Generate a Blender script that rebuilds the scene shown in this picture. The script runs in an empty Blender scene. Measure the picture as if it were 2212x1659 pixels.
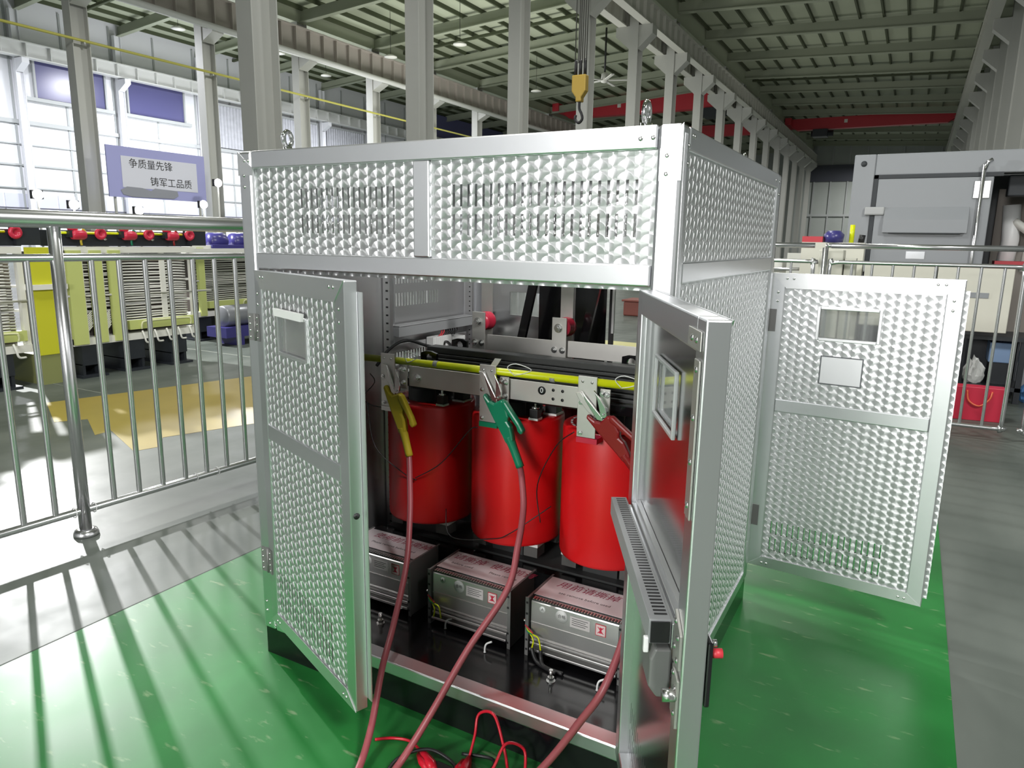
import bpy, bmesh, math, random
from math import sin, cos, pi, radians
from mathutils import Vector, Matrix
random.seed(7)
S = bpy.context.scene
COL = S.collection

# ------------------------------------------------------------------ camera, world, lights, exposure
cd = bpy.data.cameras.new('camera')
cam = bpy.data.objects.new('camera', cd); COL.objects.link(cam); S.camera = cam
YAW, PITCH, ROLL = 0.5073, 0.1991, -0.0172
fw = Vector((-sin(YAW)*cos(PITCH), cos(YAW)*cos(PITCH), -sin(PITCH)))
r0 = Vector((cos(YAW), sin(YAW), 0)); d0 = fw.cross(r0)
rt = cos(ROLL)*r0 + sin(ROLL)*d0; dn = -sin(ROLL)*r0 + cos(ROLL)*d0
M = Matrix((rt, -dn, -fw)).transposed().to_4x4(); M.translation = Vector((1.9261, -1.634, 1.5))
cam.matrix_world = M
cd.sensor_width = 36.0; cd.lens = 36.0*1532.2/2212; cd.clip_end = 400; cd.clip_start = .02
W = bpy.data.worlds.new('hall_night'); S.world = W; W.use_nodes = True
W.node_tree.nodes['Background'].inputs[0].default_value = (.75, .8, .85, 1)
W.node_tree.nodes['Background'].inputs[1].default_value = .25
S.view_settings.view_transform = 'Standard'; S.view_settings.look = 'None'
S.view_settings.gamma = 1; S.view_settings.use_curve_mapping = False
S.view_settings.exposure = 0.0
S.cycles.max_bounces = 7; S.cycles.diffuse_bounces = 3; S.cycles.glossy_bounces = 5
S.cycles.caustics_reflective = False; S.cycles.caustics_refractive = False
S.cycles.sample_clamp_indirect = 4

def area(name, loc, size, power, color=(1, 1, 1), aim=None, sy=None):
    l = bpy.data.lights.new(name, 'AREA'); l.energy = power; l.color = color; l.size = size
    if sy: l.shape = 'RECTANGLE'; l.size_y = sy
    o = bpy.data.objects.new(name, l); COL.objects.link(o); o.location = loc
    d = (Vector(aim)-Vector(loc)) if aim else Vector((0, 0, -1))
    o.rotation_euler = d.to_track_quat('-Z', 'Y').to_euler()
    return o
KEY = area('flood_key', (-9.7, 3.9, 3.9), .12, 820, (1, 1, 1), aim=(-.5, .3, .6))
for i, y in enumerate((-7, 1.5, 10, 20, 32, 46, 62, 80, 96)):
    area('high_bay_right', (-3.2 if i != 1 else -1.5, y, 11.6), .9, (420, 400, 480, 520, 560, 600, 700, 900, 1400)[i], (1, .995, .96))
for y in (14, 26, 40, 56, 74):
    area('high_bay_middle', (-20, y, 11.5), 1.2, 950, (1, .99, .95))
for y in (18, 30, 44):
    area('high_bay_left', (-36, y, 12.0), 1.4, 2700, (.93, .94, 1))
area('roof_fill', (-4, 24, 2.5), 5, 230, (1, .99, .93), aim=(-4, 26, 14))  # added upward fills that brighten the roof; no lamps of the hall
area('roof_fill', (-20, 34, 2.5), 6, 1150, (1, .99, .93), aim=(-20, 36, 14))
area('roof_fill', (-4, 52, 2.5), 5, 200, (1, .99, .93), aim=(-4, 54, 14))
area('roof_fill', (-36, 30, 3.0), 6, 1300, (.95, .96, 1), aim=(-37, 32, 14))
area('wall_front_fill', (-3, -9.5, 9.5), 2.5, 260, (1, .99, .97), aim=(-3, -14, 4))  # added fill on the unseen front wall, brightening what the aluminium reflects
area('front_lamps', (.9, -9.5, 3.4), 2.0, 560, (1, .985, .97), aim=(.8, .3, .9))
area('side_lamps', (7.0, -3.0, 6.4), 1.5, 640, (1, .99, .97), aim=(1.6, .8, .6))

# ------------------------------------------------------------------ materials
MATS = {}
def nmat(name, color, rough=.5, metal=0., bump=0., bscale=40., var=0., vscale=6., emit=None, es=0., coat=0., alpha=1., trans=0., spec=.5, aniso=0.):
    if name in MATS: return MATS[name]
    m = bpy.data.materials.new(name); m.use_nodes = True; MATS[name] = m
    nt = m.node_tree; b = nt.nodes['Principled BSDF']; I = b.inputs
    I['Base Color'].default_value = (*color, 1); I['Roughness'].default_value = rough; I['Metallic'].default_value = metal
    I['Coat Weight'].default_value = coat; I['Coat Roughness'].default_value = .12; I['Specular IOR Level'].default_value = spec
    I['Alpha'].default_value = alpha; I['Transmission Weight'].default_value = trans
    if emit: I['Emission Color'].default_value = (*emit, 1); I['Emission Strength'].default_value = es
    if var or bump:
        tc = nt.nodes.new('ShaderNodeTexCoord'); nz = nt.nodes.new('ShaderNodeTexNoise')
        nz.inputs['Scale'].default_value = vscale; nz.inputs['Detail'].default_value = 5
        nt.links.new(tc.outputs['Object'], nz.inputs['Vector'])
        if var:
            mx = nt.nodes.new('ShaderNodeMix'); mx.data_type = 'RGBA'
            mx.inputs['A'].default_value = (*[c*(1-var) for c in color], 1); mx.inputs['B'].default_value = (*[min(1, c*(1+var)) for c in color], 1)
            nt.links.new(nz.outputs['Fac'], mx.inputs['Factor']); nt.links.new(mx.outputs['Result'], I['Base Color'])
        if bump:
            nb = nt.nodes.new('ShaderNodeTexNoise'); nb.inputs['Scale'].default_value = bscale; nb.inputs['Detail'].default_value = 4
            nt.links.new(tc.outputs['Object'], nb.inputs['Vector'])
            bp = nt.nodes.new('ShaderNodeBump'); bp.inputs['Strength'].default_value = bump; bp.inputs['Distance'].default_value = .002
            nt.links.new(nb.outputs['Fac'], bp.inputs['Height']); nt.links.new(bp.outputs['Normal'], I['Normal'])
    return m

class NB:   # tiny node-expression builder
    def __init__(s, nt): s.nt = nt
    def m(s, op, a, b=None, c=None):
        n = s.nt.nodes.new('ShaderNodeMath'); n.operation = op
        for i, v in enumerate((a, b, c)):
            if v is None: continue
            if isinstance(v, (int, float)): n.inputs[i].default_value = v
            else: s.nt.links.new(v, n.inputs[i])
        return n.outputs[0]

def swirl_mat():
    """Engine-turned aluminium: discs of circular brushing, each overlapping the one below it."""
    m = bpy.data.materials.new('engine_turned_aluminium'); m.use_nodes = True; MATS['swirl'] = m
    nt = m.node_tree; b = nt.nodes['Principled BSDF']; e = NB(nt)
    tc = nt.nodes.new('ShaderNodeTexCoord'); sp = nt.nodes.new('ShaderNodeSeparateXYZ'); nt.links.new(tc.outputs['Object'], sp.inputs[0])
    P, p, Rw, Rn = .066, .0285, .0225, .0262
    x, z = sp.outputs['X'], sp.outputs['Z']
    u1 = e.m('SUBTRACT', e.m('MODULO', e.m('ADD', x, 10*P), P), P/2)
    wide = e.m('LESS_THAN', e.m('ABSOLUTE', u1), Rw-.0012)
    u2 = e.m('SUBTRACT', e.m('MODULO', e.m('ADD', x, 10*P+P/2), P), P/2)
    u = e.m('ADD', e.m('MULTIPLY', u1, wide), e.m('MULTIPLY', u2, e.m('SUBTRACT', 1, wide)))
    arc = e.m('SQRT', e.m('MAXIMUM', e.m('SUBTRACT', Rw*Rw, e.m('MULTIPLY', u, u)), 0))
    zz = e.m('ADD', z, e.m('MULTIPLY', wide, .008))
    k = e.m('CEIL', e.m('DIVIDE', e.m('SUBTRACT', zz, arc), p))
    v = e.m('SUBTRACT', zz, e.m('MULTIPLY', k, p))
    rad = e.m('SQRT', e.m('ADD', e.m('ADD', e.m('MULTIPLY', u, u), e.m('MULTIPLY', v, v)), 1e-8))
    tx = e.m('DIVIDE', e.m('MULTIPLY', v, -1), rad); tz = e.m('DIVIDE', u, rad)
    cb = nt.nodes.new('ShaderNodeCombineXYZ'); nt.links.new(tx, cb.inputs['X']); nt.links.new(tz, cb.inputs['Z'])
    vt = nt.nodes.new('ShaderNodeVectorTransform'); vt.vector_type = 'VECTOR'; vt.convert_from = 'OBJECT'; vt.convert_to = 'WORLD'
    nt.links.new(cb.outputs[0], vt.inputs[0]); nt.links.new(vt.outputs[0], b.inputs['Tangent'])
    # brushing grooves run around every disc, and every disc is very slightly dished
    h = e.m('MULTIPLY', e.m('MULTIPLY', rad, rad), .35)
    bp = nt.nodes.new('ShaderNodeBump'); bp.inputs['Strength'].default_value = 1; bp.inputs['Distance'].default_value = 1.0
    nt.links.new(h, bp.inputs['Height']); nt.links.new(bp.outputs['Normal'], b.inputs['Normal'])
    b.inputs['Base Color'].default_value = (.80, .81, .82, 1); b.inputs['Metallic'].default_value = .93
    b.inputs['Roughness'].default_value = .46; b.inputs['Anisotropic'].default_value = .9
    return m
SW = swirl_mat()
ALU = nmat('satin_aluminium', (.82, .83, .85), .33, 1., var=.03, vscale=3)
ALU2 = nmat('aluminium_edge', (.86, .87, .88), .34, .95)
MIR = nmat('polished_stainless_sheet', (.66, .66, .66), .16, 1., bump=.05, bscale=5)
STEEL = nmat('stainless_tube', (.68, .68, .69), .24, .95)
BRUSH = nmat('brushed_steel_bar', (.64, .63, .60), .42, .85, var=.08, vscale=14)
BOLT = nmat('zinc_bolt', (.75, .75, .74), .22, 1.)
BLACK = nmat('gloss_black_paint', (.006, .006, .007), .14, 0, coat=.4)
BLK2 = nmat('matt_black', (.012, .012, .013), .45)
YOKE = nmat('core_steel_black', (.055, .058, .058), .4, .2)
INW = nmat('inner_wall_sheet', (.76, .76, .77), .36, .9, bump=.04, bscale=5)
RED = nmat('coil_red_resin', (.72, .009, .012), .36, var=.05, vscale=3)
PINK = nmat('insulator_red', (.62, .03, .07), .3)
GREY = nmat('grey_plastic_duct', (.33, .34, .35), .5)
FANAL = nmat('fan_aluminium', (.74, .73, .72), .3, .85)
PLATE = nmat('fan_end_plate_grey', (.20, .20, .195), .45, .3)
PAPER = nmat('paper_label', (.82, .74, .76), .35, coat=.3)
WHITE = nmat('white_plastic', (.82, .83, .82), .4)
INK = nmat('red_ink', (.32, .02, .06), .6)
DINK = nmat('dark_ink', (.02, .02, .02), .6)
FLUO = nmat('fluorescent_yellow_tube', (.74, .80, .006), .32)
YEL = nmat('yellow_boot', (.60, .47, .03), .5, var=.1, vscale=20)
GRN = nmat('green_boot', (.005, .22, .11), .32)
RBOOT = nmat('red_boot', (.27, .012, .014), .25)
CABLE = nmat('pink_red_cable', (.36, .085, .10), .4)
LEADR = nmat('red_lead', (.62, .01, .03), .28)
FL = nmat('glass_acrylic', (.92, .95, .95), .04, trans=.85, spec=.5)
COLM = nmat('pale_grey_column_paint', (.50, .505, .475), .5, var=.03, vscale=2)
BEAMP = nmat('crane_beam_paint', (.56, .56, .51), .55, var=.04, vscale=1)
BEAMB = nmat('crane_beam_pinkish_paint', (.50, .46, .42), .55, var=.04, vscale=1)
ROOF = nmat('roof_sheet', (.44, .48, .36), .6, var=.05, vscale=1)
RAFT = nmat('rafter_paint', (.34, .37, .28), .55)
PURL = nmat('purlin_dark', (.07, .085, .045), .6)
WALLM = nmat('white_wall_panel', (.80, .81, .84), .55, var=.02, vscale=1)
WALLG = nmat('grey_wall_panel', (.40, .43, .41), .6, var=.04, vscale=1)
WTRIM = nmat('wall_trim_grey', (.42, .44, .44), .5)
BLUE = nmat('dark_blue_pane', (.10, .10, .23), .25)
CRRED = nmat('crane_red', (.55, .035, .05), .45)
HOOKY = nmat('hook_block_yellow', (.45, .30, .05), .45)
ROPE = nmat('wire_rope', (.12, .12, .11), .5, .5)
LEMON = nmat('olive_yellow_board', (.56, .62, .21), .45, var=.03)
BRIGHTY = nmat('bright_yellow_board', (.60, .60, .03), .45)
CREAM = nmat('cream_paint', (.80, .80, .74), .45)
CONDW = nmat('paper_wrapped_conductor', (.80, .80, .76), .55)
CONDG = nmat('grey_wrapped_conductor', (.52, .53, .47), .55)
CORE = nmat('core_brown', (.09, .075, .065), .6)
DKBL = nmat('dark_slate_steel', (.022, .026, .032), .4)
NAVY = nmat('navy_paint', (.05, .045, .20), .3)
CABG = nmat('grey_cabinet_paint', (.26, .275, .29), .42, var=.02)
GASK = nmat('rubber_gasket', (.035, .04, .045), .6)
BEIGE = nmat('beige_box_paint', (.66, .65, .56), .5, var=.02)
BAGR = nmat('red_gift_bag', (.58, .025, .06), .4)
LAMPW = nmat('lamp_glow', (1, 1, 1), .5, emit=(1, 1, 1), es=26)
SIGNV = nmat('sign_violet', (.36, .37, .66), .5)
SIGNW = nmat('sign_white', (.68, .69, .77), .5)
SIGNG = nmat('sign_grey_torn', (.28, .29, .33), .6)

# ------------------------------------------------------------------ mesh helpers
class MB:
    def __init__(s): s.v = []; s.f = []; s.smooth = set()
    def box(s, x0, x1, y0, y1, z0, z1, M=None):
        n = len(s.v); c = [(x0, y0, z0), (x1, y0, z0), (x1, y1, z0), (x0, y1, z0), (x0, y0, z1), (x1, y0, z1), (x1, y1, z1), (x0, y1, z1)]
        if M is not None: c = [tuple(M @ Vector(q)) for q in c]
        s.v += c; s.f += [tuple(n+i for i in q) for q in ((3, 2, 1, 0), (4, 5, 6, 7), (0, 1, 5, 4), (1, 2, 6, 5), (2, 3, 7, 6), (3, 0, 4, 7))]; return s
    def prism(s, pts, a, b, axis='y'):   # polygon in the two other axes, extruded from a to b
        n = len(s.v); k = len(pts)
        def P(p, t): return {'y': (p[0], t, p[1]), 'x': (t, p[0], p[1]), 'z': (p[0], p[1], t)}[axis]
        s.v += [P(p, a) for p in pts]+[P(p, b) for p in pts]
        s.f += [tuple(n+i for i in range(k))[::-1], tuple(n+k+i for i in range(k))]
        s.f += [(n+i, n+(i+1) % k, n+k+(i+1) % k, n+k+i) for i in range(k)]; return s
    def tube(s, pts, r, seg=8, cap=True, smooth=True):
        pts = [Vector(p) for p in pts]; rs = r if isinstance(r, (list, tuple)) else [r]*len(pts)
        n0 = len(s.v); up = None
        for i, p in enumerate(pts):
            t = (pts[min(i+1, len(pts)-1)]-pts[max(i-1, 0)]).normalized()
            if up is None: up = Vector((0, 0, 1)) if abs(t.z) < .9 else Vector((1, 0, 0))
            a = t.cross(up).normalized(); up = a.cross(t).normalized()
            for k in range(seg):
                w = 2*pi*k/seg; s.v.append(tuple(p+rs[i]*(cos(w)*a+sin(w)*up)))
        for i in range(len(pts)-1):
            for k in range(seg):
                q = n0+i*seg; s.f.append((q+k, q+(k+1) % seg, q+seg+(k+1) % seg, q+seg+k))
                if smooth: s.smooth.add(len(s.f)-1)
        if cap:
            s.f.append(tuple(n0+k for k in range(seg))[::-1]); q = n0+(len(pts)-1)*seg; s.f.append(tuple(q+k for k in range(seg)))
        return s
    def cyl(s, a, b, r, seg=12): return s.tube([a, b], r, seg)
    def lathe(s, prof, c=(0, 0, 0), seg=24, axis='z', smooth=True):   # prof: (radius, height)
        n0 = len(s.v)
        for (r, h) in prof:
            for k in range(seg):
                w = 2*pi*k/seg; a, b = r*cos(w), r*sin(w)
                q = {'z': (a, b, h), 'y': (a, h, b), 'x': (h, a, b)}[axis]
                s.v.append((c[0]+q[0], c[1]+q[1], c[2]+q[2]))
        for i in range(len(prof)-1):
            for k in range(seg):
                q = n0+i*seg; s.f.append((q+k, q+(k+1) % seg, q+seg+(k+1) % seg, q+seg+k))
                if smooth: s.smooth.add(len(s.f)-1)
        if prof[0][0] > 1e-6: s.f.append(tuple(n0+k for k in range(seg))[::-1])
        if prof[-1][0] > 1e-6: s.f.append(tuple(n0+(len(prof)-1)*seg+k for k in range(seg)))
        return s
    def build(s, name, mat, parent=None, loc=(0, 0, 0), bevel=0., rot=None):
        me = bpy.data.meshes.new(name); me.from_pydata(s.v, [], s.f); me.materials.append(mat)
        if s.smooth: me.polygons.foreach_set('use_smooth', [i in s.smooth for i in range(len(s.f))])
        me.update(); bm = bmesh.new(); bm.from_mesh(me); bmesh.ops.recalc_face_normals(bm, faces=bm.faces); bm.to_mesh(me); bm.free()
        o = bpy.data.objects.new(name, me); COL.objects.link(o); o.location = loc
        if rot is not None: o.rotation_euler = rot
        if parent is not None: o.parent = parent
        if bevel:
            b = o.modifiers.new('bevel', 'BEVEL'); b.width = bevel; b.segments = 2; b.limit_method = 'ANGLE'; b.angle_limit = radians(50)
        return o

def tag(o, label=None, cat=None, group=None, kind=None):
    if label: o['label'] = label
    if cat: o['category'] = cat
    if group: o['group'] = group
    if kind: o['kind'] = kind
    return o
def thing(name, label, cat, loc=(0, 0, 0), rz=0, group=None):
    o = bpy.data.objects.new(name, None); o.empty_display_size = .1; COL.objects.link(o)
    o.location = loc; o.rotation_euler = (0, 0, rz); return tag(o, label, cat, group)
def kids(o): return list(o.children)
def dup(o, parent=None, loc=None, rz=None, label=None):
    c = o.copy(); COL.objects.link(c)
    if parent is not None: c.parent = parent
    if loc is not None: c.location = loc
    if rz is not None: c.rotation_euler = (0, 0, rz)
    if label: c['label'] = label
    for k in KIDS.get(o.name, []): KIDS.setdefault(c.name, []).append(dup(k, c))
    return c
KIDS = {}
def remember(root):
    for o in [root]+list(root.children_recursive): KIDS[o.name] = [c for c in bpy.data.objects if c.parent == o]
def text(body, size, mat, name, parent=None, M=None, align='CENTER', ext=.0006, shear=0.):
    c = bpy.data.curves.new(name, 'FONT'); c.body = body; c.size = size; c.align_x = align; c.align_y = 'CENTER'; c.extrude = ext; c.shear = shear
    c.resolution_u = 2
    t = bpy.data.objects.new(name+'_tmp', c); COL.objects.link(t); bpy.context.view_layer.update()
    me = bpy.data.meshes.new_from_object(t.evaluated_get(bpy.context.evaluated_depsgraph_get())); bpy.data.objects.remove(t)
    me.name = name; me.materials.clear(); me.materials.append(mat)
    o = bpy.data.objects.new(name, me); COL.objects.link(o)
    if parent is not None: o.parent = parent
    if M is not None: o.matrix_local = M
    return o
def sheet(w, h, holes, t=.0015):   # sheet in local XZ with rectangular holes, front face at y=0
    xs = sorted({0, w, *[a for q in holes for a in q[:2]]}); zs = sorted({0, h, *[a for q in holes for a in q[2:]]})
    mb = MB(); idx = {}
    def V(x, z):
        if (x, z) not in idx: idx[(x, z)] = len(mb.v); mb.v.append((x, 0, z))
        return idx[(x, z)]
    for i in range(len(xs)-1):
        for j in range(len(zs)-1):
            mx, mz = (xs[i]+xs[i+1])/2, (zs[j]+zs[j+1])/2
            if any(q[0] < mx < q[1] and q[2] < mz < q[3] for q in holes): continue
            mb.f.append((V(xs[i], zs[j]), V(xs[i+1], zs[j]), V(xs[i+1], zs[j+1]), V(xs[i], zs[j+1])))
    return mb
def slots(x0, x1, n, rows, w=.006):
    return [(x0+(x1-x0)*i/(n-1)-w/2, x0+(x1-x0)*i/(n-1)+w/2, a, b) for i in range(n) for a, b in rows]
def add_sheet(name, w, h, holes, mat, parent, loc, rz=0, t=.0015):
    mb = sheet(w, h, holes); o = mb.build(name, mat, parent, loc, rot=(0, 0, rz))
    bm = bmesh.new(); bm.from_mesh(o.data)   # consistent outward normals towards local -Y
    for f in bm.faces:
        if f.normal.y > 0: f.normal_flip()
    bm.to_mesh(o.data); bm.free()
    md = o.modifiers.new('thick', 'SOLIDIFY'); md.thickness = t; md.offset = -1
    return o
def rivets(pts, parent, normal=(0, -1, 0), r=.0055, name='rivets', mat=None, h=.003):
    mb = MB(); nv = Vector(normal).normalized(); a = nv.orthogonal().normalized(); b = nv.cross(a)
    for p in pts:
        p = Vector(p); n0 = len(mb.v)
        for rr, hh in ((r, 0), (r*.85, h*.6), (r*.4, h)):
            for k in range(8): mb.v.append(tuple(p+nv*hh+rr*(cos(k*pi/4)*a+sin(k*pi/4)*b)))
        for i in range(2):
            for k in range(8): mb.f.append((n0+i*8+k, n0+i*8+(k+1) % 8, n0+i*8+8+(k+1) % 8, n0+i*8+8+k)); mb.smooth.add(len(mb.f)-1)
        mb.f.append(tuple(n0+16+k for k in range(8)))
    return tag(mb.build(name, mat or BOLT, parent), kind='stuff')
def bolt_bm(mb, p, n, r=.011, h=.012, washer=True):   # hex head with washer
    nv = Vector(n).normalized(); p = Vector(p)
    if washer: mb.tube([p, p+nv*.003], r*1.35, 14, smooth=False)
    mb.tube([p+nv*.003, p+nv*(.003+h)], r, 6, smooth=False)
    mb.tube([p+nv*(.003+h), p+nv*(.008+h)], r*.55, 10, smooth=False)
    return mb
def smooth_path(pts, n=8):
    pts = [Vector(p) for p in pts]; out = []
    for i in range(len(pts)-1):
        p0, p1, p2, p3 = pts[max(i-1, 0)], pts[i], pts[i+1], pts[min(i+2, len(pts)-1)]
        for k in range(n):
            t = k/n; out.append(.5*((2*p1)+(-p0+p2)*t+(2*p0-5*p1+4*p2-p3)*t*t+(-p0+3*p1-3*p2+p3)*t**3))
    out.append(pts[-1]); return out
ORD = ['nearest', 'second nearest', 'third nearest', 'fourth nearest', 'fifth nearest', 'sixth nearest', 'seventh nearest', 'eighth nearest', 'ninth nearest',
       'tenth nearest', 'eleventh nearest', 'twelfth nearest', 'thirteenth nearest', 'fourteenth nearest', 'fifteenth nearest', 'farthest']

# ------------------------------------------------------------------ the hall
XW, XB, XA, XR, XE = -44.6, -28.7, -11.6, 4.9, 13.0
Y0, Y1 = -14.0, 104.0
ROWY = [10.6+6.1*k for k in range(16)]

def floor_mat():
    m = bpy.data.materials.new('epoxy_floor_grey'); m.use_nodes = True; nt = m.node_tree; b = nt.nodes['Principled BSDF']; e = NB(nt)
    tc = nt.nodes.new('ShaderNodeTexCoord')
    def noise(sc, det=5, st=None):
        n = nt.nodes.new('ShaderNodeTexNoise'); n.inputs['Scale'].default_value = sc; n.inputs['Detail'].default_value = det
        src = tc.outputs['Object']
        if st:
            mp = nt.nodes.new('ShaderNodeMapping'); mp.inputs['Scale'].default_value = st; nt.links.new(src, mp.inputs[0]); src = mp.outputs[0]
        nt.links.new(src, n.inputs['Vector']); return n.outputs['Fac']
    r = nt.nodes.new('ShaderNodeValToRGB'); r.color_ramp.elements[0].position = .35; r.color_ramp.elements[1].position = .7
    r.color_ramp.elements[0].color = (.085, .10, .088, 1); r.color_ramp.elements[1].color = (.15, .168, .15, 1)
    nt.links.new(noise(1.6, 7, (1, .35, 1)), r.inputs[0]); nt.links.new(r.outputs[0], b.inputs['Base Color'])
    nt.links.new(e.m('ADD', .3, e.m('MULTIPLY', noise(5, 6), .26)), b.inputs['Roughness'])
    b.inputs['Specular IOR Level'].default_value = .15
    bp = nt.nodes.new('ShaderNodeBump'); bp.inputs['Strength'].default_value = .15; bp.inputs['Distance'].default_value = .004
    nt.links.new(noise(9, 4), bp.inputs['Height']); nt.links.new(bp.outputs[0], b.inputs['Normal'])
    return m
def green_mat():
    m = bpy.data.materials.new('green_floor_paint'); m.use_nodes = True; nt = m.node_tree; b = nt.nodes['Principled BSDF']; e = NB(nt)
    tc = nt.nodes.new('ShaderNodeTexCoord')
    n1 = nt.nodes.new('ShaderNodeTexNoise'); n1.inputs['Scale'].default_value = 2.2; n1.inputs['Detail'].default_value = 6; nt.links.new(tc.outputs['Object'], n1.inputs['Vector'])
    mp = nt.nodes.new('ShaderNodeMapping'); mp.inputs['Scale'].default_value = (9, 30, 1); mp.inputs['Rotation'].default_value = (0, 0, .5); nt.links.new(tc.outputs['Object'], mp.inputs[0])
    n2 = nt.nodes.new('ShaderNodeTexNoise'); n2.inputs['Scale'].default_value = 1.0; n2.inputs['Detail'].default_value = 8; nt.links.new(mp.outputs[0], n2.inputs['Vector'])
    r = nt.nodes.new('ShaderNodeValToRGB'); r.color_ramp.elements[0].color = (.010, .12, .022, 1); r.color_ramp.elements[1].color = (.022, .205, .042, 1)
    r.color_ramp.elements[0].position = .3; r.color_ramp.elements[1].position = .7; nt.links.new(n1.outputs['Fac'], r.inputs[0])
    r2 = nt.nodes.new('ShaderNodeValToRGB'); r2.color_ramp.elements[0].position = .63; r2.color_ramp.elements[1].position = .72; nt.links.new(n2.outputs['Fac'], r2.inputs[0])
    mx = nt.nodes.new('ShaderNodeMix'); mx.data_type = 'RGBA'; mx.inputs['B'].default_value = (.16, .28, .13, 1)
    nt.links.new(r2.outputs[0], mx.inputs['Factor']); nt.links.new(r.outputs[0], mx.inputs['A']); nt.links.new(mx.outputs['Result'], b.inputs['Base Color'])
    nt.links.new(e.m('ADD', .3, e.m('MULTIPLY', n1.outputs['Fac'], .22)), b.inputs['Roughness']); b.inputs['Specular IOR Level'].default_value = .4
    return m
FLOORM = floor_mat(); GREENM = green_mat()
floor = tag(MB().box(XW-.3, XE, Y0, Y1, -.2, 0).build('floor', FLOORM), kind='structure')
MB().prism([(-.725, -6), (2.2, -6), (2.2, 4.36), (-.725, 4.36)], .0001, .002, 'z').build('green_paint_zone', GREENM, floor)['label'] = 'bright green painted floor zone under the enclosure'
FJ = nmat('floor_joint_dark', (.03, .04, .03), .7)
MB().box(-.732, -.724, -6, .75, .0001, .0022).build('floor_joint', FJ, floor)
MB().box(-9.5, -1.0, 2.26, 2.268, .0001, .0012).build('floor_joint', nmat('floor_joint_pale', (.3, .32, .28), .5), floor)
MB().box(-12, -.5, 4.5, 4.52, .0001, .0012).build('floor_joint', MATS['floor_joint_pale'], floor)
MB().box(-5.0, .6, 7.7, 8.7, .0001, .0016).build('yellow_paint_line', nmat('pale_yellow_floor_paint', (.55, .52, .22), .4), floor)
t = thing('red_crate', 'red crate far behind, seen through the enclosure', 'crate', (-3.3, 12.5, 0))
MB().box(0, 1.2, 0, .6, 0, .3).build('crate_body', nmat('dull_red_crate', (.20, .06, .045), .6), t, bevel=.03); MB().box(-.03, 1.23, -.03, .63, .3, .34).build('crate_rim', MATS['dull_red_crate'], t, bevel=.01)
YP = nmat('olive_yellow_floor_paint', (.38, .29, .07), .3, var=.15, vscale=3)
MB().prism([(-4.75, 1.76), (-4.0, 1.42), (-3.88, 1.62), (-3.36, 1.37), (-3.38, 1.51), (-2.73, 1.27), (-2.68, 1.44), (-2.88, 1.60), (-2.64, 2.25), (-2.3, 3.3), (-4.25, 3.67)], .0001, .0016, 'z').build('yellow_patch_light_edge', YP, floor)['label'] = 'olive yellow floor patch beyond the fence, its stepped outline a painted light edge'  # yellow floor paint; the stepped outline draws where lit floor meets shade

# walls
wl = tag(MB().box(XW-.3, XW, Y0, Y1, 0, 15.6).build('wall_left', WALLM), kind='structure')
we = tag(MB().box(XW-.3, XE, Y1, Y1+.3, 0, 17).build('wall_back', WALLG), kind='structure')
tag(MB().box(XW-.3, XE, Y0-.3, Y0, 0, 17).build('wall_front', WALLM), kind='structure')
tag(MB().box(XE, XE+.3, Y0, Y1, 0, 17).build('wall_right', WALLG), kind='structure')
# pieces of the left wall
for y in [16+3.05*i for i in range(16)]:
    MB().box(XW, XW+.06, y-.06, y+.06, 0, 14.4).build('panel_rib', WTRIM, wl)
MB().box(XW, XW+.16, Y0, 62, 7.72, 7.95).build('wall_rail', WTRIM, wl)
MB().box(XW, XW+.1, Y0, 62, 6.55, 6.62).build('wall_rail', WTRIM, wl)
MB().box(XW, XW+.1, Y0, 62, 5.35, 5.45).build('wall_rail', WTRIM, wl)
MB().box(XW, XW+.1, Y0, 62, 4.05, 4.12).build('wall_rail', WTRIM, wl)
gl = nmat('pale_strip_glazing', (.62, .64, .74), .2)
for i in range(22):
    y = 18+1.5*i; MB().box(XW, XW+.05, y+.05, y+1.45, 2.1, 3.75).build('strip_pane', gl, wl)
MB().box(XW, XW+.08, 16, 52, 2.9, 2.96).build('wall_rail', nmat('dark_glazing_bar', (.12, .12, .15), .5), wl)
for n, (a, b) in enumerate(((23.4, 27.55), (29.15, 33.25))):
    w = tag(MB().box(XW+.02, XW+.1, a, b, 9.35, 11.4).build('window_%d' % (n+1), BLUE), kind='structure')
    f = MB()
    f.box(XW, XW+.2, a-.12, a, 9.2, 11.5).box(XW, XW+.2, b, b+.12, 9.2, 11.5); f.box(XW, XW+.3, a-.7, b+.5, 9.1, 9.3)
    f.build('window_frame', WTRIM, w)
# long crane beam against the left wall, with stiffeners
def crane_beam(x, z0, z1, mat, label, y0, y1, fl=.26, pitch=1.02, flm=None, side=1):
    t = thing('crane_beam', label, 'beam', (x, y0, z0))
    MB().box(-.02, .02, 0, y1-y0, .05, z1-z0-.05).build('web', mat, t)
    MB().box(-fl, fl, 0, y1-y0, 0, .06).build('bottom_flange', flm or mat, t)
    MB().box(-fl, fl, 0, y1-y0, z1-z0-.06, z1-z0).build('top_flange', mat, t)
    n = int((y1-y0)/pitch); st = None
    for i in range(n):
        if st is None: st = MB().box(-fl*.85, fl*.85, -.03, .03, .06, z1-z0-.06).build('stiffener', mat, t)
        else: st = st.copy(); COL.objects.link(st)
        st.location = (0, .5+i*pitch, 0)
    return t
crane_beam(XW+.75, 11.3, 12.15, nmat('wall_beam_white', (.74, .75, .73), .5), 'white ribbed crane runway beam along the far left wall', 10, 70, pitch=1.35)
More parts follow.
